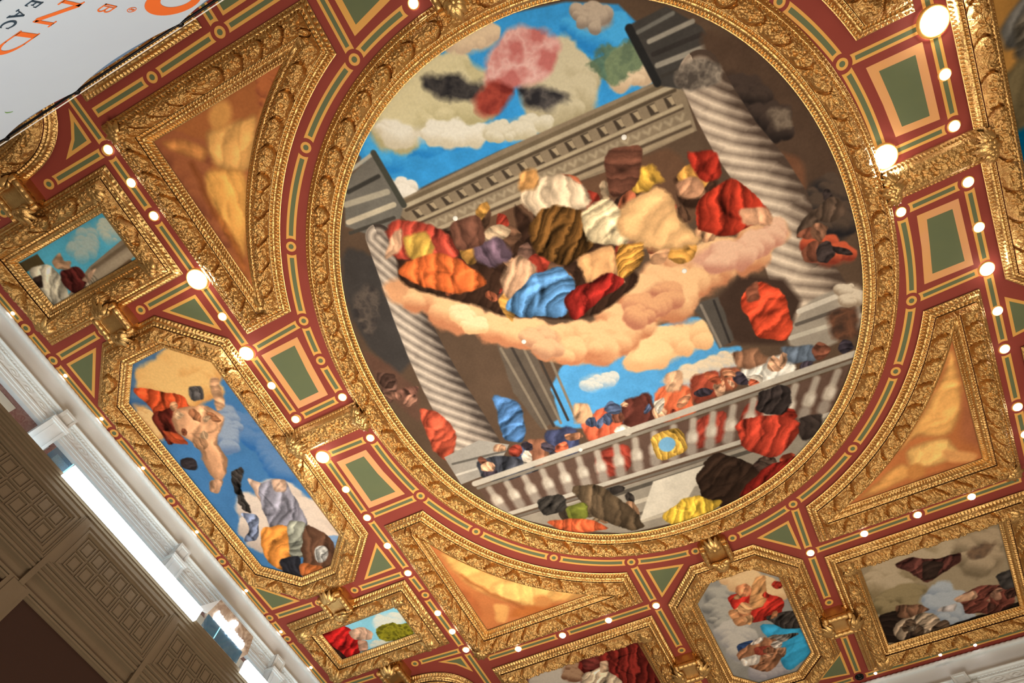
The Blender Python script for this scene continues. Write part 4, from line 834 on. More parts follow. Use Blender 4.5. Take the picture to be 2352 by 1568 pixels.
# ------------------------------------------------------------------ gilded cartouches
def cartouche(label, x, y, rz, first=[None], bow=False):
    """scrolled clasp that ties two neighbouring frames together; local y runs from frame to frame"""
    if first[0] is None or bow:
        root = empty('gilded_cartouche', label, 'ornament', (0, 0, H))
        mb = MB()
        prof = [(-0.30, -0.19), (-0.21, -0.29), (0.21, -0.29), (0.30, -0.19), (0.30, 0.19), (0.21, 0.29), (-0.21, 0.29), (-0.30, 0.19)]
        mb.prism(prof, H - 0.18, H)
        mb.prism([(a * 0.86, b * 0.9) for a, b in prof], H - 0.23, H - 0.18)
        mb.build('plaque', GOLD_SMOOTH, root)
        for sx in (-1, 1):
            r = MB(); pr = []
            for i in range(25):
                u = i / 24; pr.append((0.055 + 0.010 * abs(math.sin(u * 12.5)), -0.21 + 0.42 * u))
            pr = [(0.001, -0.21)] + pr + [(0.001, 0.21)]
            r.lathe((sx * 0.235, 0, H - 0.235), pr, 14, 'y')
            r.build('bead_roll', GOLD_SMOOTH, root, True)
            for sy in (-1, 1):
                e = MB(); pe = [(0.001, -0.055)]
                for i in range(17):
                    u = i / 16; pe.append((0.050 + 0.022 * (0.5 + 0.5 * math.cos(u * 8 * math.pi)), -0.055 + 0.11 * u))
                pe.append((0.001, 0.055))
                e.lathe((sx * 0.215, sy * 0.255, H - 0.205), pe, 12, 'x')
                e.build('ribbed_scroll', GOLD_SMOOTH, root, True)
        d = MB()
        for i in range(9):
            for j in range(13):
                pass
        n = 14; v = []; f = []
        for i in range(n + 1):
            for j in range(n + 1):
                a = -0.17 + 0.34 * i / n; b = -0.2 + 0.4 * j / n
                v.append((a, b, H - 0.235 + 0.05 * max(0, 1 - (a / 0.17) ** 2) * max(0, 1 - (b / 0.22) ** 2)))
        for i in range(n):
            for j in range(n): f.append((i * (n + 1) + j, (i + 1) * (n + 1) + j, (i + 1) * (n + 1) + j + 1, i * (n + 1) + j + 1))
        d.add(v, f); d.build('dished_centre', GOLD_SMOOTH, root, True)
        for sy in (-1, 1):
            lm = leaf_bm(1.05, 5, 0.95, 0.30, 0.12); m2 = MB()
            m2.add([(a * 1.0, sy * (0.20 + b), H - 0.22 + c) for a, b, c in lm.v], lm.f)
            for q in range(5):
                a = (q - 2) * 0.5
                m2.blob((0.13 * math.sin(a), sy * (0.17 + 0.05 * math.cos(a)), H - 0.285), (0.05, 0.075, 0.035), -a * sy, 10, 6)
            m2.build('leaf_spray', GOLD_SMOOTH, root, True)
            if bow and sy > 0:
                for sx in (-1, 1):
                    w = MB(); w.blob((sx * 0.105, 0.19, H - 0.31), (0.10, 0.065, 0.045), sx * -0.5, 14, 8)
                    w.blob((sx * 0.035, 0.17, H - 0.33), (0.035, 0.03, 0.03), 0, 10, 6)
                    w.build('bow_loop', GOLD_SMOOTH, root, True)
        root.location = (x, y, H); root.rotation_euler.z = rz
        for ch in root.children: pass
        if not bow: first[0] = root
        return root
    src = first[0]
    r = src.copy(); COL.objects.link(r); r.location = (x, y, H); r.rotation_euler.z = rz
    for ch in list(src.children):
        c = ch.copy(); COL.objects.link(c); c.parent = r
    r['label'] = label
    return r

# parts above were modelled round (0, 0, H): build the prototype at the origin, then move it
for lab, x, y, rz in [
        ('gilded scroll cartouche between the small cloudy sky painting and the tall octagonal painting at left', -8.44, -0.12, 0.0),
        ('gilded scroll cartouche above the small cloudy sky painting, near the banner', -8.44, -2.60, 0.0),
        ('gilded scroll cartouche between the tall octagonal painting and the red robe painting', -8.40, 7.24, 0.0),
        ('gilded scroll cartouche below the red robe painting, above the rounded frame', -8.35, 9.70, 0.0),
        ('gilded scroll cartouche between the small octagonal painting and the stormy painting at lower right', 1.31, 12.27, 1.5708),
        ('gilded scroll cartouche between the crimson painting and the small octagonal painting', -2.06, 12.27, 1.5708)]:
    cartouche(lab, x, y, rz)
cartouche('gilded cartouche with a ribbon bow between the large oval and the small octagonal painting', -0.42, 9.36, 0.0, bow=True)
cartouche('gilded cartouche with leaves cut by the top edge above the large oval', -0.46, -1.98, 3.1416)

# ------------------------------------------------------------------ gilded bars left and right of the oval
def gold_bar(label, x0, x1, y0, y1):
    root = empty('gilded_bar', label, 'ornament', ((x0 + x1) / 2, (y0 + y1) / 2, H))
    n = int((x1 - x0) / 0.012); m = 40
    X, Y = np.meshgrid(np.linspace(x0, x1, n), np.linspace(y0, y1, m), indexing='ij')
    t = (Y - y0) / (y1 - y0); e = np.minimum(t, 1 - t)
    z = 0.10 + 0.10 * np.clip((e - 0.06) / 0.2, 0, 1)
    roll = np.clip(1 - ((e - 0.17) / 0.07) ** 2, 0, 1) ** 0.5
    seg = np.abs((X / 0.21) % 1 - 0.5) * 2
    z += roll * (0.04 - 0.015 * (seg > 0.88))
    den = ((X / 0.062) % 1 < 0.4) & (e > 0.03) & (e < 0.085); z -= 0.04 * den
    mid = np.clip((e - 0.25) / 0.04, 0, 1)
    wx = X + 0.04 * vnoise(X * 9, Y * 9, 3); wy = Y + 0.04 * vnoise(X * 9, Y * 9, 4)
    z += mid * (0.03 + 0.07 * (0.3 - np.abs(vnoise(wx * 17, wy * 17, 21)) * 2) + 0.04 * (0.3 - np.abs(vnoise(wx * 34, wy * 34, 22)) * 2))
    z = np.where(e < 0.012, 0.004, z)
    V = np.stack([X, Y, H - z], -1).reshape(-1, 3)
    i = np.arange(n - 1)[:, None]; j = np.arange(m - 1)[None, :]
    F = np.stack([i * m + j, (i + 1) * m + j, (i + 1) * m + j + 1, i * m + j + 1], -1).reshape(-1, 4)
    mesh_obj('carved_bar', V, F, GOLD, root, True)
    for xx, sd in ((x0, 1), (x1, -1)):
        mb = MB()
        cyy = (y0 + y1) / 2
        for q, (dx, dy, an, sc) in enumerate([(-0.04, 0, -1.571 * sd, 1.0), (0.04, 0.02, 1.571 * sd, 0.9), (0.0, 0.10, 0.0, 0.8), (0.0, -0.10, 3.1416, 0.8)]):
            lm = leaf_bm(sc, 5, 0.8, 0.27, 0.11); ca, sa = math.cos(an), math.sin(an)
            mb.add([(xx + sd * dx + a * ca - b * sa, cyy + dy + a * sa + b * ca, H - 0.24 + c) for a, b, c in lm.v], lm.f)
        for q in range(6):
            an = q * 1.047; mb.blob((xx + 0.07 * math.cos(an), cyy + 0.07 * math.sin(an), H - 0.34), (0.06, 0.035, 0.035), an, 10, 6)
        mb.build('knot_of_leaves', GOLD_SMOOTH, root, True)
gold_bar('gilded carved bar bridging the tall octagon and the large oval', -6.86, -5.38, 3.20, 3.74)
gold_bar('gilded carved bar bridging the large oval and the grey drapery painting at right', 4.46, 5.90, 3.36, 3.92)

# ------------------------------------------------------------------ ceiling and its painted ornament
ceil = MB(); ceil.box(-10.3, 10.2, -9.0, 14.5, H, H + 0.2)
ceiling = tag(ceil.build('ceiling', RED), 'deep red painted ceiling carrying the gilded frames', None, None, 'structure')
RN = 0.150
def band(path, n0=True, n1=True, w=0.155, mats=None):
    """painted strip: ochre border, green centre, hollow ends where it meets a roundel"""
    p, L = resample(path, max(int(np.hypot(*np.diff(np.asarray(path, float), axis=0).T).sum() / 0.03), 6))
    T = np.gradient(p, axis=0); T /= np.linalg.norm(T, axis=1)[:, None]; N = np.stack([T[:, 1], -T[:, 0]], -1)
    cs = np.linspace(0, L, len(p))
    def at(s, o):
        return (np.interp(s, cs, p[:, 0]) + o * np.interp(s, cs, N[:, 0]), np.interp(s, cs, p[:, 1]) + o * np.interp(s, cs, N[:, 1]))
    def strip(hw, g0, g1, z, mi, mb, hollow):
        os_ = np.linspace(-hw, hw, 9); v = []; nn = max(len(p), 8)
        for o in os_:
            a = math.sqrt(max(RN ** 2 - o * o, 0)) if (n0 and hollow) else g0
            b = L - (math.sqrt(max(RN ** 2 - o * o, 0)) if (n1 and hollow) else g1)
            for k in range(nn):
                s = a + (b - a) * k / (nn - 1); x, y = at(s, o); v.append((x, y, z))
        f = [(i * nn + k, i * nn + k + 1, (i + 1) * nn + k + 1, (i + 1) * nn + k) for i in range(8) for k in range(nn - 1)]
        mb.add(v, f, mi)
    mb = MB()
    strip(w / 2, 0.0, 0.0, H - 0.003, 0, mb, True)
    e0 = RN + 0.045 if n0 else 0.045; e1 = RN + 0.045 if n1 else 0.045
    if L - e0 - e1 > 0.05: strip(w / 2 - 0.045, e0, e1, H - 0.005, 1, mb, False)
    mb.build('painted_band', mats or [OCHRE, GREEN], ceiling)
def roundel(x, y, r=0.088):
    mb = MB()
    mb.lathe((x, y, H - 0.004), [(0.0005, 0), (r, 0), (r, 0.004)], 28, 'z', 0)
    mb.lathe((x, y, H - 0.006), [(0.0005, 0), (r * 0.5, 0), (r * 0.5, 0.004)], 28, 'z', 1)
    mb.build('painted_roundel', [OCHRE, GREEN], ceiling)
def panel(outer, inner, edge=OCHRE):
    mb = MB(); mb.prism(outer, H - 0.004, H, 0); mb.prism(inner, H - 0.006, H - 0.003, 1)
    mb.build('painted_panel', [edge, GREEN], ceiling)
def tri(pts, w=0.055):
    pts = np.asarray(pts, float); c = pts.mean(0)
    e = np.roll(pts, -1, 0) - pts; T = e / np.linalg.norm(e, axis=1)[:, None]
    sgn = np.sign(np.sum(pts[:, 0] * np.roll(pts[:, 1], -1) - np.roll(pts[:, 0], -1) * pts[:, 1]))
    N = -sgn * np.stack([T[:, 1], -T[:, 0]], -1)
    inn = []
    for i in range(len(pts)):
        n1, n2 = N[i - 1], N[i]; inn.append(tuple(pts[i] + w * (n1 + n2) / max(1 + n1 @ n2, 0.15)))
    panel([tuple(p) for p in pts], inn)

# nodes along the strip left of the oval
XL = -6.64
Lnodes = [-2.54, -1.34, -0.10, 1.46, 3.03]
band([(XL + 0.02, -3.9), (XL + 0.03, -2.54)], False, True)
for a, b in zip(Lnodes[:-1], Lnodes[1:]): band([(XL, a), (XL, b)])
Lnodes2 = [3.98, 5.63, 7.27, 7.98, 9.79]
for a, b in zip(Lnodes2[:-1], Lnodes2[1:]): band([(XL + 0.01 + 0.02 * (a > 7), a), (XL + 0.01 + 0.05 * (b > 7), b)])
band([(-6.57, 9.79), (-6.57, 11.6)], True, False)
# strip right of the oval
XR = 5.66
Rn = [1.60, 3.19]; band([(XR, -0.6), (XR, 1.6)])
band([(XR, 1.60), (XR, 3.19)])
R2 = [4.14, 5.72, 7.34, 8.62]
for a, b in zip(R2[:-1], R2[1:]): band([(XR, a), (XR, b)])
band([(XR, 8.62), (XR, 10.2)], True, False)
# strips along the rows
band([(-6.42, -3.08), (-5.23, -3.07)], False, True); band([(-5.23, -3.07), (-3.87, -3.09)]); band([(-3.87, -3.09), (-2.2, -3.10)], True, True)
band([(-3.9, -4.4), (-3.87, -3.09)], False, True)
band([(-6.2, 10.26), (-4.32, 10.30)], False, True); band([(-4.32, 10.30), (-2.09, 10.34)])
band([(1.32, 10.33), (3.49, 10.29)]); band([(3.49, 10.29), (5.45, 10.27)], True, False)
band([(-2.09, 10.34), (-2.12, 9.04)]); band([(-2.09, 10.34), (-2.06, 11.84)])
band([(1.32, 10.33), (1.36, 9.01)]); band([(1.32, 10.33), (1.30, 11.81)])
band([(1.32, 12.77), (1.31, 14.25)]); band([(-2.07, 12.77), (-2.06, 14.2)])
for x, y in [(1.30, 11.81), (1.32, 12.77), (-2.06, 11.84), (-2.07, 12.77), (1.31, 14.25)]: roundel(x, y)
band([(-2.22, -1.83), (-2.22, -3.4)], True, False)
# left column rows
band([(-7.91, -2.57), (-6.61, -2.55)]); roundel(-7.91, -2.57); roundel(-8.98, -2.57); band([(-10.15, -2.57), (-8.98, -2.57)])
band([(-7.97, -0.10), (-6.64, -0.10)]); roundel(-7.97, -0.10); roundel(-8.90, -0.08); band([(-10.17, -0.05), (-8.90, -0.08)])
band([(-7.95, 7.20), (-6.61, 7.26)]); roundel(-7.95, 7.20); roundel(-8.89, 7.17); band([(-10.14, 7.10), (-8.89, 7.17)])
band([(-7.85, 9.70), (-6.55, 9.78)]); roundel(-7.85, 9.70); roundel(-8.79, 9.66); band([(-10.1, 9.62), (-8.79, 9.66)])
# edge strip along the left wall
EN = [-2.57, -0.78, -0.05, 1.71, 3.51, 5.28, 7.08, 7.79, 9.62]
for a, b in zip(EN[:-1], EN[1:]): band([(-10.185, a), (-10.185, b)], True, True, 0.14)
for b in EN: roundel(-10.185, b)
band([(-10.185, 9.62), (-10.185, 12)], True, False, 0.15)
band([(1.31, 14.27), (5.6, 14.27)], True, False, 0.15); band([(-2.1, 14.27), (1.31, 14.27)], True, True, 0.15)
# ring of strips round the oval
RING = [(-2.22, -1.83), (-3.63, -1.09), (-4.79, 0.16), (-5.37, 1.40), (-5.53, 2.20), (-5.57, 3.02), None, (-5.56, 4.02), (-5.35, 5.64), (-4.74, 6.92),
        (-3.56, 8.23), (-2.12, 9.02), (-0.80, 9.31), None, (0.00, 9.31), (1.36, 9.01), (2.75, 8.24), (3.86, 6.97), (4.42, 5.75), (4.61, 4.15), None, (4.58, 3.17), (4.36, 1.57), (3.78, 0.35), (2.9, -0.65)]
OV = superoval(0.0, 0, 1, 3000)[:-1]
OVN = superoval(1.0, 0, 1, 3000)[:-1] - OV
def ring_path(a, b):
    def loc(p):
        d = np.linalg.norm(OV - np.array(p), axis=1); i = int(d.argmin()); return i, d[i]
    i, da = loc(a); j, db = loc(b); n = 24
    dj = (j - i + 1500) % 3000 - 1500
    out = []
    for k in range(n + 1):
        u = k / n; q = int(round(i + dj * u)) % 3000
        out.append(tuple(OV[q] + OVN[q] * (da + (db - da) * u)))
    return out
prev = None
for nd in RING:
    if nd is not None:
        roundel(*nd)
        if prev is not None: band(ring_path(prev, nd), True, True, 0.165)
    prev = nd
band(ring_path((-2.22, -1.83), (-1.05, -2.06)), True, True, 0.165)
for a, b in [((-5.37, 1.40), (XL, 1.46)), ((-5.57, 3.02), (XL, 3.03)), ((-5.56, 4.02), (XL, 3.98)), ((-5.35, 5.64), (XL, 5.63)),
             ((4.42, 5.75), (XR, 5.72)), ((4.61, 4.15), (XR, 4.14)), ((4.58, 3.17), (XR, 3.19)), ((4.36, 1.57), (XR, 1.60))]:
    band([a, b])
for x, y in [(XL, -2.54), (XL, -1.34), (XL, -0.1), (XL, 1.46), (XL, 3.03), (XL, 3.98), (XL, 5.63), (-6.62, 7.27), (-6.58, 7.98), (-6.54, 9.79),
             (XR, 1.6), (XR, 3.19), (XR, 4.14), (XR, 5.72), (XR, 7.34), (XR, 8.62), (-5.23, -3.07), (-3.87, -3.09), (-4.32, 10.30), (-2.09, 10.34), (1.32, 10.33), (3.49, 10.29)]:
    roundel(x, y)
# square panels beside the oval
panel([(-6.48, 1.62), (-5.66, 1.61), (-5.74, 2.25), (-5.80, 2.86), (-6.49, 2.86)], [(-6.36, 1.74), (-5.80, 1.73), (-5.88, 2.25), (-5.93, 2.73), (-6.36, 2.73)], TAN)
panel([(-6.48, 4.21), (-5.79, 4.22), (-5.74, 4.8), (-5.62, 5.46), (-6.48, 5.45)], [(-6.35, 4.33), (-5.91, 4.33), (-5.87, 4.8), (-5.77, 5.33), (-6.35, 5.32)], TAN)
panel([(4.66, 1.78), (5.48, 1.80), (5.48, 3.00), (4.82, 2.96), (4.76, 2.4)], [(4.82, 1.91), (5.35, 1.93), (5.35, 2.88), (4.94, 2.85), (4.89, 2.4)], TAN)
panel([(4.83, 4.33), (5.48, 4.34), (5.48, 5.56), (4.68, 5.55), (4.78, 4.9)], [(4.96, 4.46), (5.36, 4.47), (5.36, 5.43), (4.84, 5.42), (4.91, 4.9)], TAN)
tri([(-7.62, 0.09), (-6.87, 0.11), (-6.86, 0.88)])
tri([(-10.0, 0.12), (-9.24, 0.11), (-10.01, 0.93)])
tri([(-6.82, 6.27), (-6.79, 7.05), (-7.60, 7.04)])
tri([(-10.02, 6.05), (-9.25, 6.95), (-10.0, 6.91)])
tri([(-6.76, -3.33), (-6.78, -2.76), (-7.36, -2.74), (-7.05, -2.95), (-6.88, -3.15)])
tri([(0.45, 9.52), (1.16, 9.36), (1.18, 10.18)])
tri([(-1.92, 9.34), (-1.14, 9.53), (-1.89, 10.2)])
tri([(-7.32, 9.88), (-6.73, 9.94), (-6.72, 10.49), (-6.98, 10.12)])
tri([(5.83, 6.36), (6.7, 7.05), (5.83, 7.18)])
tri([(-2.04, -2.10), (-1.25, -2.28), (-1.3, -3.2), (-2.06, -3.3)], 0.10)
tri([(-3.69, -3.25), (-2.4, -3.26), (-2.4, -4.6), (-3.71, -4.6)], 0.05)
tri([(0.42, 14.0), (1.14, 13.3), (1.14, 14.1)])

# ------------------------------------------------------------------ spotlights
def spot_proto(hot):
    root = empty('ceiling_spotlight', '', 'spotlight', (0, 0, H))
    t = MB(); t.lathe((0, 0, H), [(0.098, 0.0), (0.094, -0.014), (0.084, -0.018), (0.078, -0.010), (0.072, -0.004)], 28)
    t.build('trim_ring', OCHRE, root, True)
    b = MB(); pr = [(0.074, -0.004)]
    for i in range(7):
        a = i / 6 * math.pi / 2; pr.append((0.072 * math.cos(a) + 0.0005, -0.012 - 0.045 * math.sin(a)))
    b.lathe((0.004, 0.006, H), pr, 24); b.build('lamp', LAMP_HOT if hot else LAMP, root, True)
    return root
PROTO = {}
def spot(label, x, y, hot=False, scale=1.0, group='recessed ceiling spotlights'):  # hot lamps are scaled up to stand in for their glare
    k = bool(hot)
    if k not in PROTO:
        PROTO[k] = r = spot_proto(k)
    else:
        src = PROTO[k]; r = src.copy(); COL.objects.link(r)
        for ch in list(src.children):
            c = ch.copy(); COL.objects.link(c); c.parent = r
    scale *= 0.92; r.location = (x, y, H - 0.006); r.scale = (scale, scale, scale)
    r['label'] = label; r['group'] = group
    return r
ORD = ['topmost', 'second', 'third', 'fourth', 'fifth', 'sixth', 'seventh', 'eighth', 'ninth', 'tenth', 'eleventh', 'twelfth', 'thirteenth', 'fourteenth', 'fifteenth', 'sixteenth']
Lsp = [(-6.60, -2.54, 0), (-6.61, -1.95, 0), (-6.62, -1.34, 0), (-6.64, -0.10, 1), (-6.67, 0.67, 0), (-6.70, 1.46, 2), (-6.67, 2.22, 0), (-6.67, 3.03, 0), (-6.66, 3.98, 2),
       (-6.66, 4.84, 0), (-6.64, 5.63, 0), (-6.63, 6.44, 0), (-6.61, 7.27, 0), (-6.58, 8.54, 0), (-6.55, 9.16, 0), (-6.53, 9.79, 0)]
for i, (x, y, h) in enumerate(Lsp):
    w = 'dazzling' if h else 'round'
    lab = ('topmost %s spotlight on the long red strip left of the oval' % w) if i == 0 else ('%s spotlight from the top on the long red strip left of the oval, %s' % (ORD[i], w))
    spot(lab, x, y, h > 0, 2.3 if h == 1 else (1.7 if h == 2 else 1.0))
Rsp = [(5.67, 1.60, 1), (5.67, 2.39, 0), (5.64, 3.19, 0), (5.66, 4.14, 0), (5.67, 4.95, 0), (5.65, 5.72, 2), (5.67, 6.56, 0), (5.65, 7.34, 0), (5.65, 8.62, 0), (5.68, 9.27, 0)]
for i, (x, y, h) in enumerate(Rsp):
    w = 'dazzling' if h else 'round'
    lab = ('topmost %s spotlight on the red strip right of the oval' % w) if i == 0 else ('%s spotlight from the top on the red strip right of the oval, %s' % (ORD[i], w))
    spot(lab, x, y, h > 0, 2.6 if h == 1 else (1.5 if h == 2 else 1.1))
spot('dazzling spotlight against the right rim of the oval, above the carved bar', 4.58, 3.17, True, 2.4)
spot('round spotlight against the right rim of the oval, below the carved bar', 4.61, 4.15)
spot('round spotlight against the left rim of the oval, above the carved bar', -5.57, 3.02)
spot('round spotlight against the left rim of the oval, below the carved bar', -5.56, 4.02)
spot('round spotlight at the top edge above the oval rim', -1.02, -2.07)
Bsp = [(-5.42, 10.26), (-4.32, 10.30), (-3.20, 10.31), (-2.09, 10.35)]
for (x, y), wd in zip(Bsp, ['first', 'second', 'third', 'fourth']):
    spot('%s spotlight from the left on the strip above the crimson painting' % wd, x, y)
Bsp = [(1.32, 10.33), (2.43, 10.30), (3.49, 10.28), (4.52, 10.28)]
for (x, y), wd in zip(Bsp, ['first', 'second', 'third', 'fourth']):
    spot('%s spotlight from the left on the strip above the stormy painting' % wd, x, y)
for i, y in enumerate([-1.11, 0.30, 1.34, 2.61, 4.39, 6.18, 7.53, 8.78]):
    spot(('tiny spotlight highest up' if i == 0 else '%s tiny spotlight from the top' % ORD[i]) + ' on the dark edge strip beside the white wall', -10.185, y, False, 0.5, 'tiny edge spotlights')
for (x, y), wd in zip([(1.66, 14.28), (3.08, 14.29), (3.82, 14.30)], ['left', 'middle', 'right']):
    spot('%s one of the tiny spotlights along the edge under the stormy painting' % wd, x, y, False, 0.5, 'tiny edge spotlights')
# unlit lens in the corner roundel
u = empty('unlit_spotlight', 'dark unlit spotlight in the corner roundel left of the stormy painting', 'spotlight', (1.31, 14.25, H - 0.006))
t = MB(); t.lathe((1.31, 14.25, H - 0.006), [(0.10, 0.0), (0.095, -0.018), (0.075, -0.02), (0.062, -0.004)], 24); t.build('trim_ring', DARK_METAL, u, True)
t = MB(); t.lathe((1.31, 14.25, H - 0.006), [(0.062, -0.004), (0.045, -0.03), (0.02, -0.038), (0.0005, -0.04)], 20); t.build('lens', DARK_METAL, u, True)
# sprinkler covers on the big painting
for x, y, w in [(1.04, 1.07, 'near the dark column, upper right'), (-1.99, 1.00, 'upper left on the stone cornice'), (1.12, 3.54, 'right of centre on the pink cloud'),
                (-1.94, 3.51, 'left of centre under the cloud'), (-1.95, 6.03, 'low down on the grey balustrade')]:
    s = MB(); s.lathe((x, y, H - 0.006), [(0.045, 0), (0.043, -0.012), (0.02, -0.018), (0.0005, -0.019)], 20)
    tag(s.build('sprinkler_cover', WHITE_TRIM, None, True), 'small white sprinkler cover on the oval painting, ' + w, 'sprinkler', 'sprinkler covers')

# ------------------------------------------------------------------ left wall: frieze, entablature, pilaster capitals
def wx(rel, x, x0=10.3): return H - (H - (H + rel) * abs(x) / x0)
wl = MB(); wl.box(-10.55, -10.3, -9, 15.0, 5.0, H)
tag(wl.build('wall_left', PLASTER), 'pale wall along the left side of the painted ceiling', None, None, 'structure')
def rope(name, axis, c, z, a0, a1, r=0.04):
    n = int((a1 - a0) / 0.02); m = 12; s = np.linspace(a0, a1, n)
    th = np.linspace(0, 2 * np.pi, m, endpoint=False)
    S, TH = np.meshgrid(s, th, indexing='ij')
    R = r * (0.85 + 0.28 * np.abs(np.sin(1.5 * (TH + S * 18))))
    A = c + R * np.cos(TH); Z = z + R * np.sin(TH)
    V = np.stack([A, S, Z] if axis == 'y' else [S, A, Z], -1).reshape(-1, 3)
    i = np.arange(n - 1)[:, None]; j = np.arange(m)[None, :]; j2 = (j + 1) % m
    F = np.stack([i * m + j, (i + 1) * m + j, (i + 1) * m + j2, i * m + j2], -1).reshape(-1, 4)
    return tag(mesh_obj(name, V, F, STONE, None, True), 'twisted rope moulding where wall meets ceiling', None, None, 'structure')
rope('trim_1', 'y', -10.27, H - 0.05, -8.0, 14.4)
def entablature(name, axis, c, sgn, a0, a1, d=0.12):
    """carved architrave: crown fillets, scroll-carved band, reeded fascia; built at its depth d from the wall"""
    k = (abs(c) - d) / abs(c)
    z = lambda rel: (H + rel) * k
    prof = [(0, z(-0.42)), (0.05, z(-0.43)), (d + 0.03, z(-0.46)), (d + 0.03, z(-0.475)), (d - 0.01, z(-0.485)), (d - 0.01, z(-0.525)), (d - 0.03, z(-0.53)), (d - 0.03, z(-0.56)), (d - 0.01, z(-0.57)), (d - 0.01, z(-0.585)),
            (d - 0.04, z(-0.59)), (d - 0.04, z(-0.755)), (d, z(-0.765)), (d, z(-0.80)), (d - 0.012, z(-0.805)), (d - 0.012, z(-0.835)), (d, z(-0.84)), (d, z(-0.87)), (d - 0.012, z(-0.875)), (d - 0.012, z(-0.905)), (d, z(-0.91)), (d, z(-0.95)), (0, z(-0.955))]
    mb = MB(); P = [(c + sgn * p[0], p[1]) for p in prof]
    (mb.extrude_y if axis == 'y' else mb.extrude_x)(P, a0, a1)
    o = tag(mb.build(name, STONE), 'carved stone entablature with reeded fascia', None, None, 'structure')
    n = int((a1 - a0) / 0.018); m = 14
    S, Z = np.meshgrid(np.linspace(a0, a1, n), np.linspace(z(-0.745), z(-0.60), m), indexing='ij')
    q = (S / 0.36) % 1.0 - 0.5; zz = (Z - z(-0.672)) / 0.07
    rr = np.hypot(q * 2.4, zz); an = np.arctan2(zz, q * 2.4)
    hgt = 0.022 * np.clip(np.cos(rr * 9 - an), 0, 1) * np.clip(1.3 - rr, 0, 1) + 0.014 * np.clip(vnoise(S * 22, Z * 22, 5), 0, 1) + 0.003
    A = c + sgn * (d - 0.04 + hgt)
    V = np.stack([A, S, Z] if axis == 'y' else [S, A, Z], -1).reshape(-1, 3)
    i = np.arange(n - 1)[:, None]; j = np.arange(m - 1)[None, :]
    F = np.stack([i * m + j, (i + 1) * m + j, (i + 1) * m + j + 1, i * m + j + 1], -1).reshape(-1, 4)
    mesh_obj('scroll_relief', V, F, STONE, o, True)
    e = MB()
    for q in range(int((a1 - a0) / 0.075)):
        s = a0 + 0.04 + q * 0.075; zc = z(-0.545)
        b = (c + sgn * (d - 0.03), s, zc) if axis == 'y' else (s, c + sgn * (d - 0.03), zc)
        e.blob(b, (0.022, 0.022, 0.02), 0, 6, 4)
    e.build('egg_course', STONE, o, True)
    return o
ENT = entablature('trim_2', 'y', -10.3, 1, -4.0, 14.3)
w2 = MB(); w2.box(-10.3, 10.2, 14.5, 14.75, 5.0, H)
tag(w2.build('wall_front', PLASTER), 'pale wall along the lower right of the ceiling', None, None, 'structure')
rope('trim_3', 'x', 14.47, H - 0.05, -10.2, 10.0)
def pilaster(label, y, proj=0.34, axis='y', c=-10.3, sgn=1):
    """corner block above a wider panelled capital, both standing out from the wall"""
    def at(a, d, z): return (c + sgn * d, a, z) if axis == 'y' else (a, c + sgn * d, z)
    root = empty('pilaster', label, 'pilaster', at(y, 0, H - 1.2), 'panelled stone pilasters')
    def block(name, a0, a1, d, z0, z1, inset=True, lip=True):
        mb = MB()
        def bx(a0, a1, d0, d1, z0, z1, m=0):
            p = at(a0, d0, z0); q = at(a1, d1, z1)
            mb.box(min(p[0], q[0]), max(p[0], q[0]), min(p[1], q[1]), max(p[1], q[1]), z0, z1, m)
        t = min(0.055, (a1 - a0) * 0.16)
        bx(a0, a1, 0, d - 0.02, z0, z1)
        bx(a0, a0 + t, d - 0.03, d, z0, z1); bx(a1 - t, a1, d - 0.03, d, z0, z1); bx(a0 + t, a1 - t, d - 0.03, d, z0, z0 + t); bx(a0 + t, a1 - t, d - 0.03, d, z1 - t, z1)
        bx(a0 + 1.7 * t, a1 - 1.7 * t, d - 0.03, d - 0.008, z0 + 1.7 * t, z1 - 1.7 * t)
        if lip:
            bx(a0 - 0.02, a1 + 0.02, 0, d + 0.02, z1 - 0.05, z1); bx(a0 - 0.01, a1 + 0.01, 0, d + 0.01, z1 - 0.09, z1 - 0.05)
        return mb.build(name, STONE, root)
    k1 = (abs(c) - 0.22) / abs(c); k2 = (abs(c) - proj) / abs(c)
    block('frieze_block', y, y + 0.30, 0.24, (H - 0.68) * k1, (H - 0.365) * k1, True, False)
    block('capital_block', y - 0.02, y + 0.34, proj, (H - 1.36) * k2, (H - 0.63) * k2)
    block('pilaster_shaft', y + 0.02, y + 0.30, proj - 0.10, (H - 2.6) * k2, (H - 1.37) * k2, True, False)
    return root
pilaster('panelled stone pilaster capital highest up on the left wall, beside red marble panels', 0.82)
pilaster('panelled stone pilaster capital halfway along the glowing lightbox', 4.23)
pilaster('panelled stone pilaster capital at the bottom edge beyond the lit sign', 7.63)
pilaster('panelled stone pilaster under the stormy painting at the lower right', 2.98, 0.30, 'x', 14.5, -1)
def ent2():
    d = 0.10; k = (14.5 - d) / 14.5
    return entablature('trim_4', 'x', 14.5, -1, -9.5, 9.8, 0.14)
ent2()
mr = MB(); mr.box(-10.3, 10.1, 14.46, 14.5, 8.4, 8.86); tag(mr.build('trim_5', MARBLE_RED), 'red marble band', None, None, 'structure')
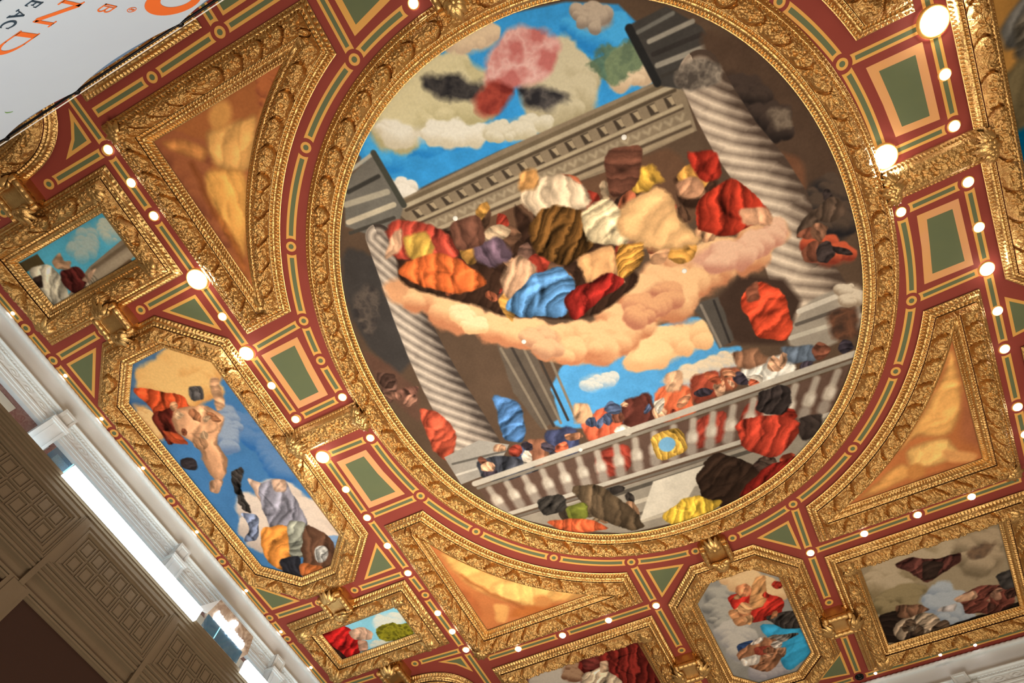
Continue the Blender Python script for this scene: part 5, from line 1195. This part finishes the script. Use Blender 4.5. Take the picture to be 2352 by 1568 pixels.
# marble facing below the left entablature
mm = MB()
mm.box(-10.3, -10.27, -5, 14, 8.86, 8.99); 
mm.box(-10.3, -10.265, 0.36, 0.80, 8.0, 8.86); mm.box(-10.3, -10.265, 1.22, 1.40, 8.2, 8.86)
tag(mm.build('trim_6', MARBLE_RED), 'red marble strip below the entablature', None, None, 'structure')
mp = MB(); mp.box(-10.3, -10.27, -5.0, 0.36, 8.0, 8.85); mp.box(-10.3, -10.26, 1.40, 14, 8.0, 8.85)
o = tag(mp.build('trim_7', MARBLE_PALE), 'pale marble panels', None, None, 'structure')
fr = MB(); fr.box(-10.27, -10.25, -1.4, 0.02, 8.30, 8.68); fr.box(-10.27, -10.245, 0.10, 0.28, 8.34, 8.62); fr.build('brown_inlay', MARBLE_RED, o)
f2 = MB(); f2.box(-10.25, -10.24, -1.3, -0.10, 8.36, 8.62); f2.build('pale_inlay', MARBLE_PALE, o)

# ------------------------------------------------------------------ panelled shop front in front of the left wall
FX = -9.5
def fbox(mb, y0, y1, r0, r1, d0, d1): mb.box(FX + d0 * 0.9, FX + d1 * 0.9, y0, y1, H + r0, H + r1)
fa = MB(); fa.box(-9.72, FX - 0.0755, -9, 15, 3.0, H - 1.985)
facade = tag(fa.build('wall_storefront', FACADE), 'brown grey panelled shop front wall below the lightbox', None, None, 'structure')
co_ = MB()
for r0, r1, d in [(-2.03, -1.97, 0.02), (-2.07, -2.03, 0.0), (-2.12, -2.07, -0.02), (-2.19, -2.12, -0.045), (-3.13, -3.10, 0.0), (-3.17, -3.13, -0.03), (-3.20, -3.17, 0.0), (-3.26, -3.20, -0.03), (-3.30, -3.26, 0.0)]:
    fbox(co_, -9, 15, r0, r1, -0.085, d)
co_.build('cornice_moulding', FACADE, facade)
RIBS = [-4.57, -2.23, 0.11, 2.45, 4.80, 7.14, 9.48]
for ry in RIBS:
    m = MB(); fbox(m, ry - 0.07, ry + 0.07, -3.10, -2.19, -0.085, 0.006); fbox(m, ry - 0.045, ry + 0.045, -3.60, -2.19, -0.085, 0.02)
    fbox(m, ry - 0.20, ry + 0.20, -9, -3.60, -0.085, -0.01); fbox(m, ry - 0.13, ry + 0.13, -9, -3.60, -0.085, 0.01)
    m.build('upright_rib', FACADE, facade)
for a, b in zip(RIBS[:-1], RIBS[1:]):
    y0, y1 = a + 0.07, b - 0.07
    m = MB()
    # nested frame of the bay
    for t, d in ((0.0, -0.02), (0.035, -0.045), (0.07, -0.03), (0.105, -0.055)):
        for q in ((y0 + t, y0 + t + 0.035, -3.065 + t, -2.225 - t), (y1 - t - 0.035, y1 - t, -3.065 + t, -2.225 - t), (y0 + t, y1 - t, -3.10 + t, -3.065 + t), (y0 + t, y1 - t, -2.225 - t, -2.19 - t)):
            fbox(m, q[0], q[1], q[2], q[3], -0.085, d)
    m.build('bay_frame', FACADE, facade)
    n = 7; ya, yb = y0 + 0.16, y1 - 0.16; w_ = (yb - ya) / n
    for i in range(n):
        for (r0, r1) in ((-2.94, -2.67), (-2.63, -2.36)):
            c = MB(); p0, p1 = ya + i * w_ + 0.018, ya + (i + 1) * w_ - 0.018
            for t, d in ((0.0, -0.056),):
                for q in ((p0 + t, p0 + t + 0.022, r0 + t + 0.022, r1 - t - 0.022), (p1 - t - 0.022, p1 - t, r0 + t + 0.022, r1 - t - 0.022), (p0 + t, p1 - t, r0 + t, r0 + t + 0.022), (p0 + t, p1 - t, r1 - t - 0.022, r1 - t)):
                    fbox(c, q[0], q[1], q[2], q[3], -0.085, d)
            fbox(c, p0 + 0.05, p1 - 0.05, r0 + 0.05, r1 - 0.05, -0.085, -0.066)
            c.build('square_coffer', FACADE, facade)
    m = MB()
    for t, d in ((0.0, -0.01), (0.03, -0.04)):
        fbox(m, a + 0.20, b - 0.20, -3.62 - t - 0.03, -3.62 - t, -0.085, d)
    fbox(m, a + 0.05, b - 0.05, -3.60, -3.56, -0.085, -0.01); fbox(m, a + 0.05, b - 0.05, -3.34, -3.31, -0.085, -0.02)
    m.build('ledge_moulding', FACADE, facade)
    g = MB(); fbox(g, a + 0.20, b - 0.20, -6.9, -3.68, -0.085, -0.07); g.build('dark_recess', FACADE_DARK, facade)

# ------------------------------------------------------------------ long glowing lightboxes on top of the shop front
def lightbox(label, y0, y1):
    root = empty('lightbox', label, 'light', (FX, (y0 + y1) / 2, H - 1.97))
    m = MB(); m.box(FX + 0.03, FX + 0.10, y0, y1, H - 2.045, H - 1.79); m.build('light_panel', LED, root)
    m = MB(); m.box(FX - 0.06, FX + 0.03, y0, y1, H - 1.962, H - 1.80); m.build('back_plate', PLASTER, root)
    return root
lightbox('long glowing white lightbox strip on top of the brown shop front', 1.60, 5.11)
lightbox('shorter glowing white lightbox at the bottom edge, past the lit sign', 6.53, 9.6)
gp = empty('glass_case', 'glass case end with painted blue reflection at the upper end of the long lightbox', 'glass case', (FX, 1.38, H - 1.97))
m = MB(); m.box(FX - 0.03, FX - 0.018, 1.20, 1.585, H - 1.985, H - 1.71); m.build('glass_pane', GLASS, gp)
m = MB(); m.box(FX - 0.10, FX - 0.005, 1.583, 1.597, H - 1.985, H - 1.70); m.build('glass_edge', GLASS_EDGE, gp)

# ------------------------------------------------------------------ lit shop sign between the lightboxes
sg = empty('shop_sign', 'swirled mirror-like shop sign with glowing white letters between the lightboxes', 'sign', (FX, 5.9, H - 1.97))
SP = [(5.46, -1.965), (6.33, -1.965), (6.52, -1.64), (6.45, -1.29), (5.37, -1.29), (5.28, -1.69)]
m = MB(); n = len(SP)
v = [(FX + 0.02, y, H + r) for y, r in SP] + [(FX - 0.06, y, H + r) for y, r in SP]
m.add(v, [tuple(range(n)), tuple(range(2 * n - 1, n - 1, -1))] + [(i, (i + 1) % n, (i + 1) % n + n, i + n) for i in range(n)])
m.build('mirror_panel', SWIRL, sg)
m = MB(); v = [(FX + 0.018, 5.37, H - 1.29), (FX + 0.018, 5.28, H - 1.69), (FX - 0.10, 5.12, H - 1.69), (FX - 0.10, 5.14, H - 1.60)]
m.add(v + [(x - 0.03, y, z) for x, y, z in v], [(0, 1, 2, 3), (7, 6, 5, 4), (0, 4, 5, 1), (1, 5, 6, 2), (2, 6, 7, 3), (3, 7, 4, 0)]); m.build('side_cheek', PLASTER, sg)
m = MB(); m.box(FX + 0.022, FX + 0.032, 5.30, 6.38, H - 1.965, H - 1.705); m.build('glass_front', GLASS, sg)
m = MB(); m.box(FX + 0.022, FX + 0.036, 5.66, 5.675, H - 1.96, H - 1.71); m.build('glass_joint', GLASS_EDGE, sg)
for s0, s1, hh in ((0.0, 0.46, 0.085), (0.42, 0.50, 0.05), (0.53, 1.0, 0.085)):
    k = max(int((s1 - s0) * 17), 1)
    for i in range(k):
        u = s0 + (s1 - s0) * (i + 0.5) / k
        yc = 5.43 + 0.90 * u; zc = H - 1.60 - 0.03 * u + (-0.045 if hh < 0.06 else 0)
        b = MB(); ha = hh * (1.25 if i == 0 else 0.85 + 0.2 * ((i * 7) % 3) / 2)
        b.blob((FX + 0.045, yc, zc), (0.022, 0.038, ha), 0, 12, 8); b.build('lit_letter', SIGN_LIT, sg, True)
for dy, dz in ((0, 0), (0.045, 0.02), (-0.045, 0.02), (0.0, 0.06), (0.06, 0.07)):
    b = MB(); b.blob((FX + 0.045, 5.88 + dy, H - 1.475 + dz), (0.02, 0.038, 0.05), 0, 10, 6); b.build('lit_crest', SIGN_LIT, sg, True)

# ------------------------------------------------------------------ hanging banner near the camera
BY = -1.8
bn = empty('hanging_banner', 'large white hanging banner with orange and slate letters, upper left corner', 'banner', (-3.2, BY, 5.2))
def sheet(name, x0, x1, zt, zb, y, m, thick=0.006):
    n = 160; xs = np.linspace(x0, x1, n); mb = MB()
    v = []
    for x in xs:
        v += [(x, y + thick, zt(x)), (x, y + thick, zb(x)), (x, y, zt(x)), (x, y, zb(x))]
    f = []
    for i in range(n - 1):
        a = 4 * i; b = a + 4
        f += [(a, a + 1, b + 1, b), (a + 2, b + 2, b + 3, a + 3), (a, b, b + 2, a + 2), (a + 1, a + 3, b + 3, b + 1)]
    mb.add(v, f); return mb.build(name, m, bn, False)
TIES = [-6.6, -5.4, -4.17, -3.36, -2.26, -1.2, -0.2]
def sag(x):
    for a, b in zip(TIES[:-1], TIES[1:]):
        if a <= x <= b: return 0.115 * math.sin(math.pi * (x - a) / (b - a)) ** 0.9 * (b - a) / 1.1
    return 0
sheet('front_cloth', -6.5, -0.3, lambda x: 5.175 - sag(x), lambda x: 3.61 - 0.015 * math.sin(x * 3), BY, BANNER)
sheet('back_cloth', -6.5, -0.3, lambda x: 5.19, lambda x: 3.66, BY - 0.03, BANNER_BACK)
m = MB(); m.lathe((-3.4, BY + 0.0, 5.195), [(0.0005, -3.2), (0.010, -3.2), (0.010, 3.2), (0.0005, 3.2)], 12, 'x'); m.build('top_rod', DARK_METAL, bn, True)
m = MB(); m.lathe((-3.4, BY - 0.02, 3.60), [(0.0005, -3.2), (0.012, -3.2), (0.012, 3.2), (0.0005, 3.2)], 12, 'x'); m.build('bottom_rod', DARK_METAL, bn, True)
m = MB(); m.box(-6.6, -0.2, BY + 0.018, BY + 0.024, 5.203, 5.210); m.build('bright_piping', WHITE_TRIM, bn)
for t in TIES[2:-1]:
    m = MB(); m.lathe((t, BY, 5.195), [(0.022, -0.02), (0.028, 0), (0.022, 0.02)], 10, 'x'); m.build('tie', DARK_METAL, bn, True)
def glyph(name, polys, x, z, w, h, ink):
    """printed letter; local u runs to the reader's right (towards -x), v runs up"""
    mb = MB()
    for pl in polys:
        n = len(pl)
        v = [(x - u * w, BY + 0.0075, z + k * h) for u, k in pl]; v2 = [(a, BY + 0.0105, c) for a, b, c in v]
        mb.add(v + v2, [tuple(range(n)), tuple(range(2 * n - 1, n - 1, -1))] + [(i, (i + 1) % n, (i + 1) % n + n, i + n) for i in range(n)])
    return mb.build(name, ink, bn)
def seg(x0, y0, x1, y1, w):
    dx, dy = x1 - x0, y1 - y0; L = math.hypot(dx, dy); nx, ny = -dy / L * w / 2, dx / L * w / 2
    return [(x0 + nx, y0 + ny), (x1 + nx, y1 + ny), (x1 - nx, y1 - ny), (x0 - nx, y0 - ny)]
def arc(cx, cy, rx, ry, a0, a1, w0, w1, n=18):
    out = []
    for i in range(n):
        ps = []
        for k in (i, i + 1):
            u = k / n; a = math.radians(a0 + (a1 - a0) * u); w = w0 + (w1 - w0) * math.sin(math.pi * u)
            ps.append(((cx + (rx + w / 2) * math.cos(a), cy + (ry + w / 2) * math.sin(a)), (cx + (rx - w / 2) * math.cos(a), cy + (ry - w / 2) * math.sin(a))))
        out.append([ps[0][0], ps[1][0], ps[1][1], ps[0][1]])
    return out
N_ = [seg(0.08, 0, 0.08, 1, 0.10), seg(0.06, 1, 0.90, 0.02, 0.19), seg(0.92, 0, 0.92, 1, 0.10), seg(-0.05, 0.02, 0.22, 0.02, 0.05), seg(0.80, 0.98, 1.06, 0.98, 0.05), seg(-0.06, 0.98, 0.14, 0.98, 0.05)]
D_ = [seg(0.12, 0, 0.12, 1, 0.17), seg(0.0, 0.02, 0.5, 0.02, 0.05), seg(0.0, 0.98, 0.5, 0.98, 0.05)] + arc(0.45, 0.5, 0.47, 0.48, -90, 90, 0.05, 0.17)
E_ = [seg(0.2, 0, 0.2, 1, 0.18), seg(0.05, 0.03, 0.9, 0.03, 0.07), seg(0.05, 0.97, 0.9, 0.97, 0.07), seg(0.2, 0.52, 0.7, 0.52, 0.07), seg(0.9, 0, 0.9, 0.25, 0.07), seg(0.88, 1, 0.88, 0.78, 0.07), seg(0.7, 0.4, 0.7, 0.64, 0.06)]
A_ = [seg(0.5, 1, 0.9, 0.02, 0.18), seg(0.5, 1, 0.12, 0.02, 0.07), seg(0.24, 0.36, 0.72, 0.36, 0.06), seg(0.0, 0.02, 0.26, 0.02, 0.05), seg(0.74, 0.02, 1.04, 0.02, 0.05)]
C_ = arc(0.52, 0.5, 0.44, 0.48, 50, 310, 0.07, 0.18) + [seg(0.86, 0.70, 0.86, 0.94, 0.06), seg(0.86, 0.08, 0.86, 0.26, 0.06)]
B_ = [seg(0.1, 0, 0.1, 1, 0.10), seg(0.28, 0.05, 0.28, 0.95, 0.06), seg(0.05, 0.03, 0.6, 0.03, 0.06), seg(0.05, 0.97, 0.6, 0.97, 0.06), seg(0.28, 0.52, 0.6, 0.52, 0.06)] + arc(0.6, 0.75, 0.22, 0.22, -90, 90, 0.06, 0.10) + arc(0.6, 0.27, 0.28, 0.24, -90, 90, 0.06, 0.10)
O_ = arc(0.5, 0.5, 0.44, 0.46, 0, 360, 0.10, 0.10, 36)
glyph('printed_letter', N_, -2.265, 3.955, 0.275, 0.15, INK_ORANGE); glyph('printed_letter', D_, -2.635, 3.96, 0.28, 0.15, INK_ORANGE)
glyph('printed_letter', E_, -2.325, 3.77, 0.075, 0.078, INK_DARK); glyph('printed_letter', A_, -2.435, 3.765, 0.095, 0.08, INK_DARK); glyph('printed_letter', C_, -2.545, 3.795, 0.10, 0.075, INK_DARK)
glyph('printed_letter', B_, -2.215, 4.27, 0.105, 0.11, INK_ORANGE)
glyph('registered_mark', arc(0.5, 0.5, 0.46, 0.46, 0, 360, 0.05, 0.05, 28) + [seg(0.36, 0.25, 0.36, 0.75, 0.06)] + arc(0.46, 0.62, 0.13, 0.12, -90, 90, 0.05, 0.05, 8) + [seg(0.36, 0.74, 0.48, 0.74, 0.05), seg(0.36, 0.50, 0.48, 0.50, 0.05), seg(0.48, 0.5, 0.64, 0.25, 0.06)], -2.19, 4.495, 0.062, 0.075, INK_ORANGE)
glyph('printed_letter', arc(0.5, 0.5, 0.42, 0.44, 180, 540, 0.04, 0.30, 44), -1.83, 4.55, 0.36, 0.46, INK_ORANGE)
glyph('printed_leaf', arc(0.2, 0.5, 0.5, 0.5, -40, 50, 0.02, 0.09, 14), -3.63, 4.74, 0.10, 0.10, INK_GREEN)


# ------------------------------------------------------------------ camera, light
cam = bpy.data.cameras.new('camera'); co = bpy.data.objects.new('camera', cam); COL.objects.link(co)
ux = Vector((0.8927304530082202, 0.40474817428710086, 0.19801831653409363))
vy = Vector((0.44905862604806346, -0.8353909103580928, -0.31696747035445505))
uz = Vector((0.03713069678262698, 0.37188834655355285, -0.9275345648837572))
co.matrix_world = Matrix((ux, vy, uz)).to_4x4()
cam.sensor_width = 36.0; cam.lens = 1359.4003677182554 / 2352 * 36.0; cam.clip_end = 200
scene.camera = co

w = bpy.data.worlds.new('World'); scene.world = w; w.use_nodes = True
nt = w.node_tree; bg = nt.nodes['Background']
tc = nt.nodes.new('ShaderNodeTexCoord'); n = nt.nodes.new('ShaderNodeTexNoise'); n.inputs['Scale'].default_value = 4.0; n.inputs['Detail'].default_value = 3
nt.links.new(tc.outputs['Generated'], n.inputs['Vector'])
cr = nt.nodes.new('ShaderNodeValToRGB')
cr.color_ramp.elements[0].position = 0.42; cr.color_ramp.elements[0].color = (0.10, 0.06, 0.035, 1)
cr.color_ramp.elements[1].position = 0.66; cr.color_ramp.elements[1].color = (1.0, 0.82, 0.60, 1)
nt.links.new(n.outputs['Fac'], cr.inputs['Fac']); nt.links.new(cr.outputs['Color'], bg.inputs['Color'])
bg.inputs['Strength'].default_value = 0.5

def area(name, loc, target, size, power, col):
    l = bpy.data.lights.new(name, 'AREA'); l.shape = 'DISK'; l.size = size; l.energy = power; l.color = col
    o = bpy.data.objects.new(name, l); COL.objects.link(o); o.location = loc
    o.rotation_euler = (Vector(target) - Vector(loc)).to_track_quat('-Z', 'Y').to_euler()
    return o
def point(name, loc, power, col, r=0.1):
    l = bpy.data.lights.new(name, 'POINT'); l.energy = power; l.color = col; l.shadow_soft_size = r
    o = bpy.data.objects.new(name, l); COL.objects.link(o); o.location = loc
    return o
# warm light rising from the hall below, stronger from the lower left
def spotlamp(name, loc, target, power, angle, col, blend=1.0, size=0.6):
    l = bpy.data.lights.new(name, 'SPOT'); l.energy = power; l.color = col; l.spot_size = math.radians(angle); l.spot_blend = blend; l.shadow_soft_size = size
    o = bpy.data.objects.new(name, l); COL.objects.link(o); o.location = loc
    o.rotation_euler = (Vector(target) - Vector(loc)).to_track_quat('-Z', 'Y').to_euler()
area('hall_glow', (-2, 4, -1.5), (-2, 4, 10), 4.0, 800, (1.0, 0.90, 0.78))
area('hall_glow', (5, 9, -1.5), (2, 7, 10), 2.5, 250, (1.0, 0.86, 0.66))
spotlamp('uplight', (-2.5, 8.5, -1.2), (-5.0, 5.2, 10), 2700, 62, (1.0, 0.90, 0.76))
spotlamp('uplight', (1.0, 1.0, -1.2), (0.5, 2.5, 10), 900, 60, (1.0, 0.92, 0.80))
ll = bpy.data.lights.new('lightbox_spill', 'AREA'); ll.shape = 'RECTANGLE'; ll.size = 0.12; ll.size_y = 15.0; ll.energy = 24; ll.color = (0.78, 0.93, 1.0)
lo = bpy.data.objects.new('lightbox_spill', ll); COL.objects.link(lo); lo.location = (FX - 0.20, 2.6, H - 1.72)
zc = -Vector((-0.72, 0, 0.69)).normalized(); yc = Vector((0, 1, 0)); xc = yc.cross(zc)
lo.matrix_world = Matrix.Translation(lo.location) @ Matrix((xc, yc, zc)).transposed().to_4x4()

scene.view_settings.view_transform = 'Standard'; scene.view_settings.look = 'None'
scene.view_settings.gamma = 1.0; scene.view_settings.use_curve_mapping = False
scene.view_settings.exposure = 0.25
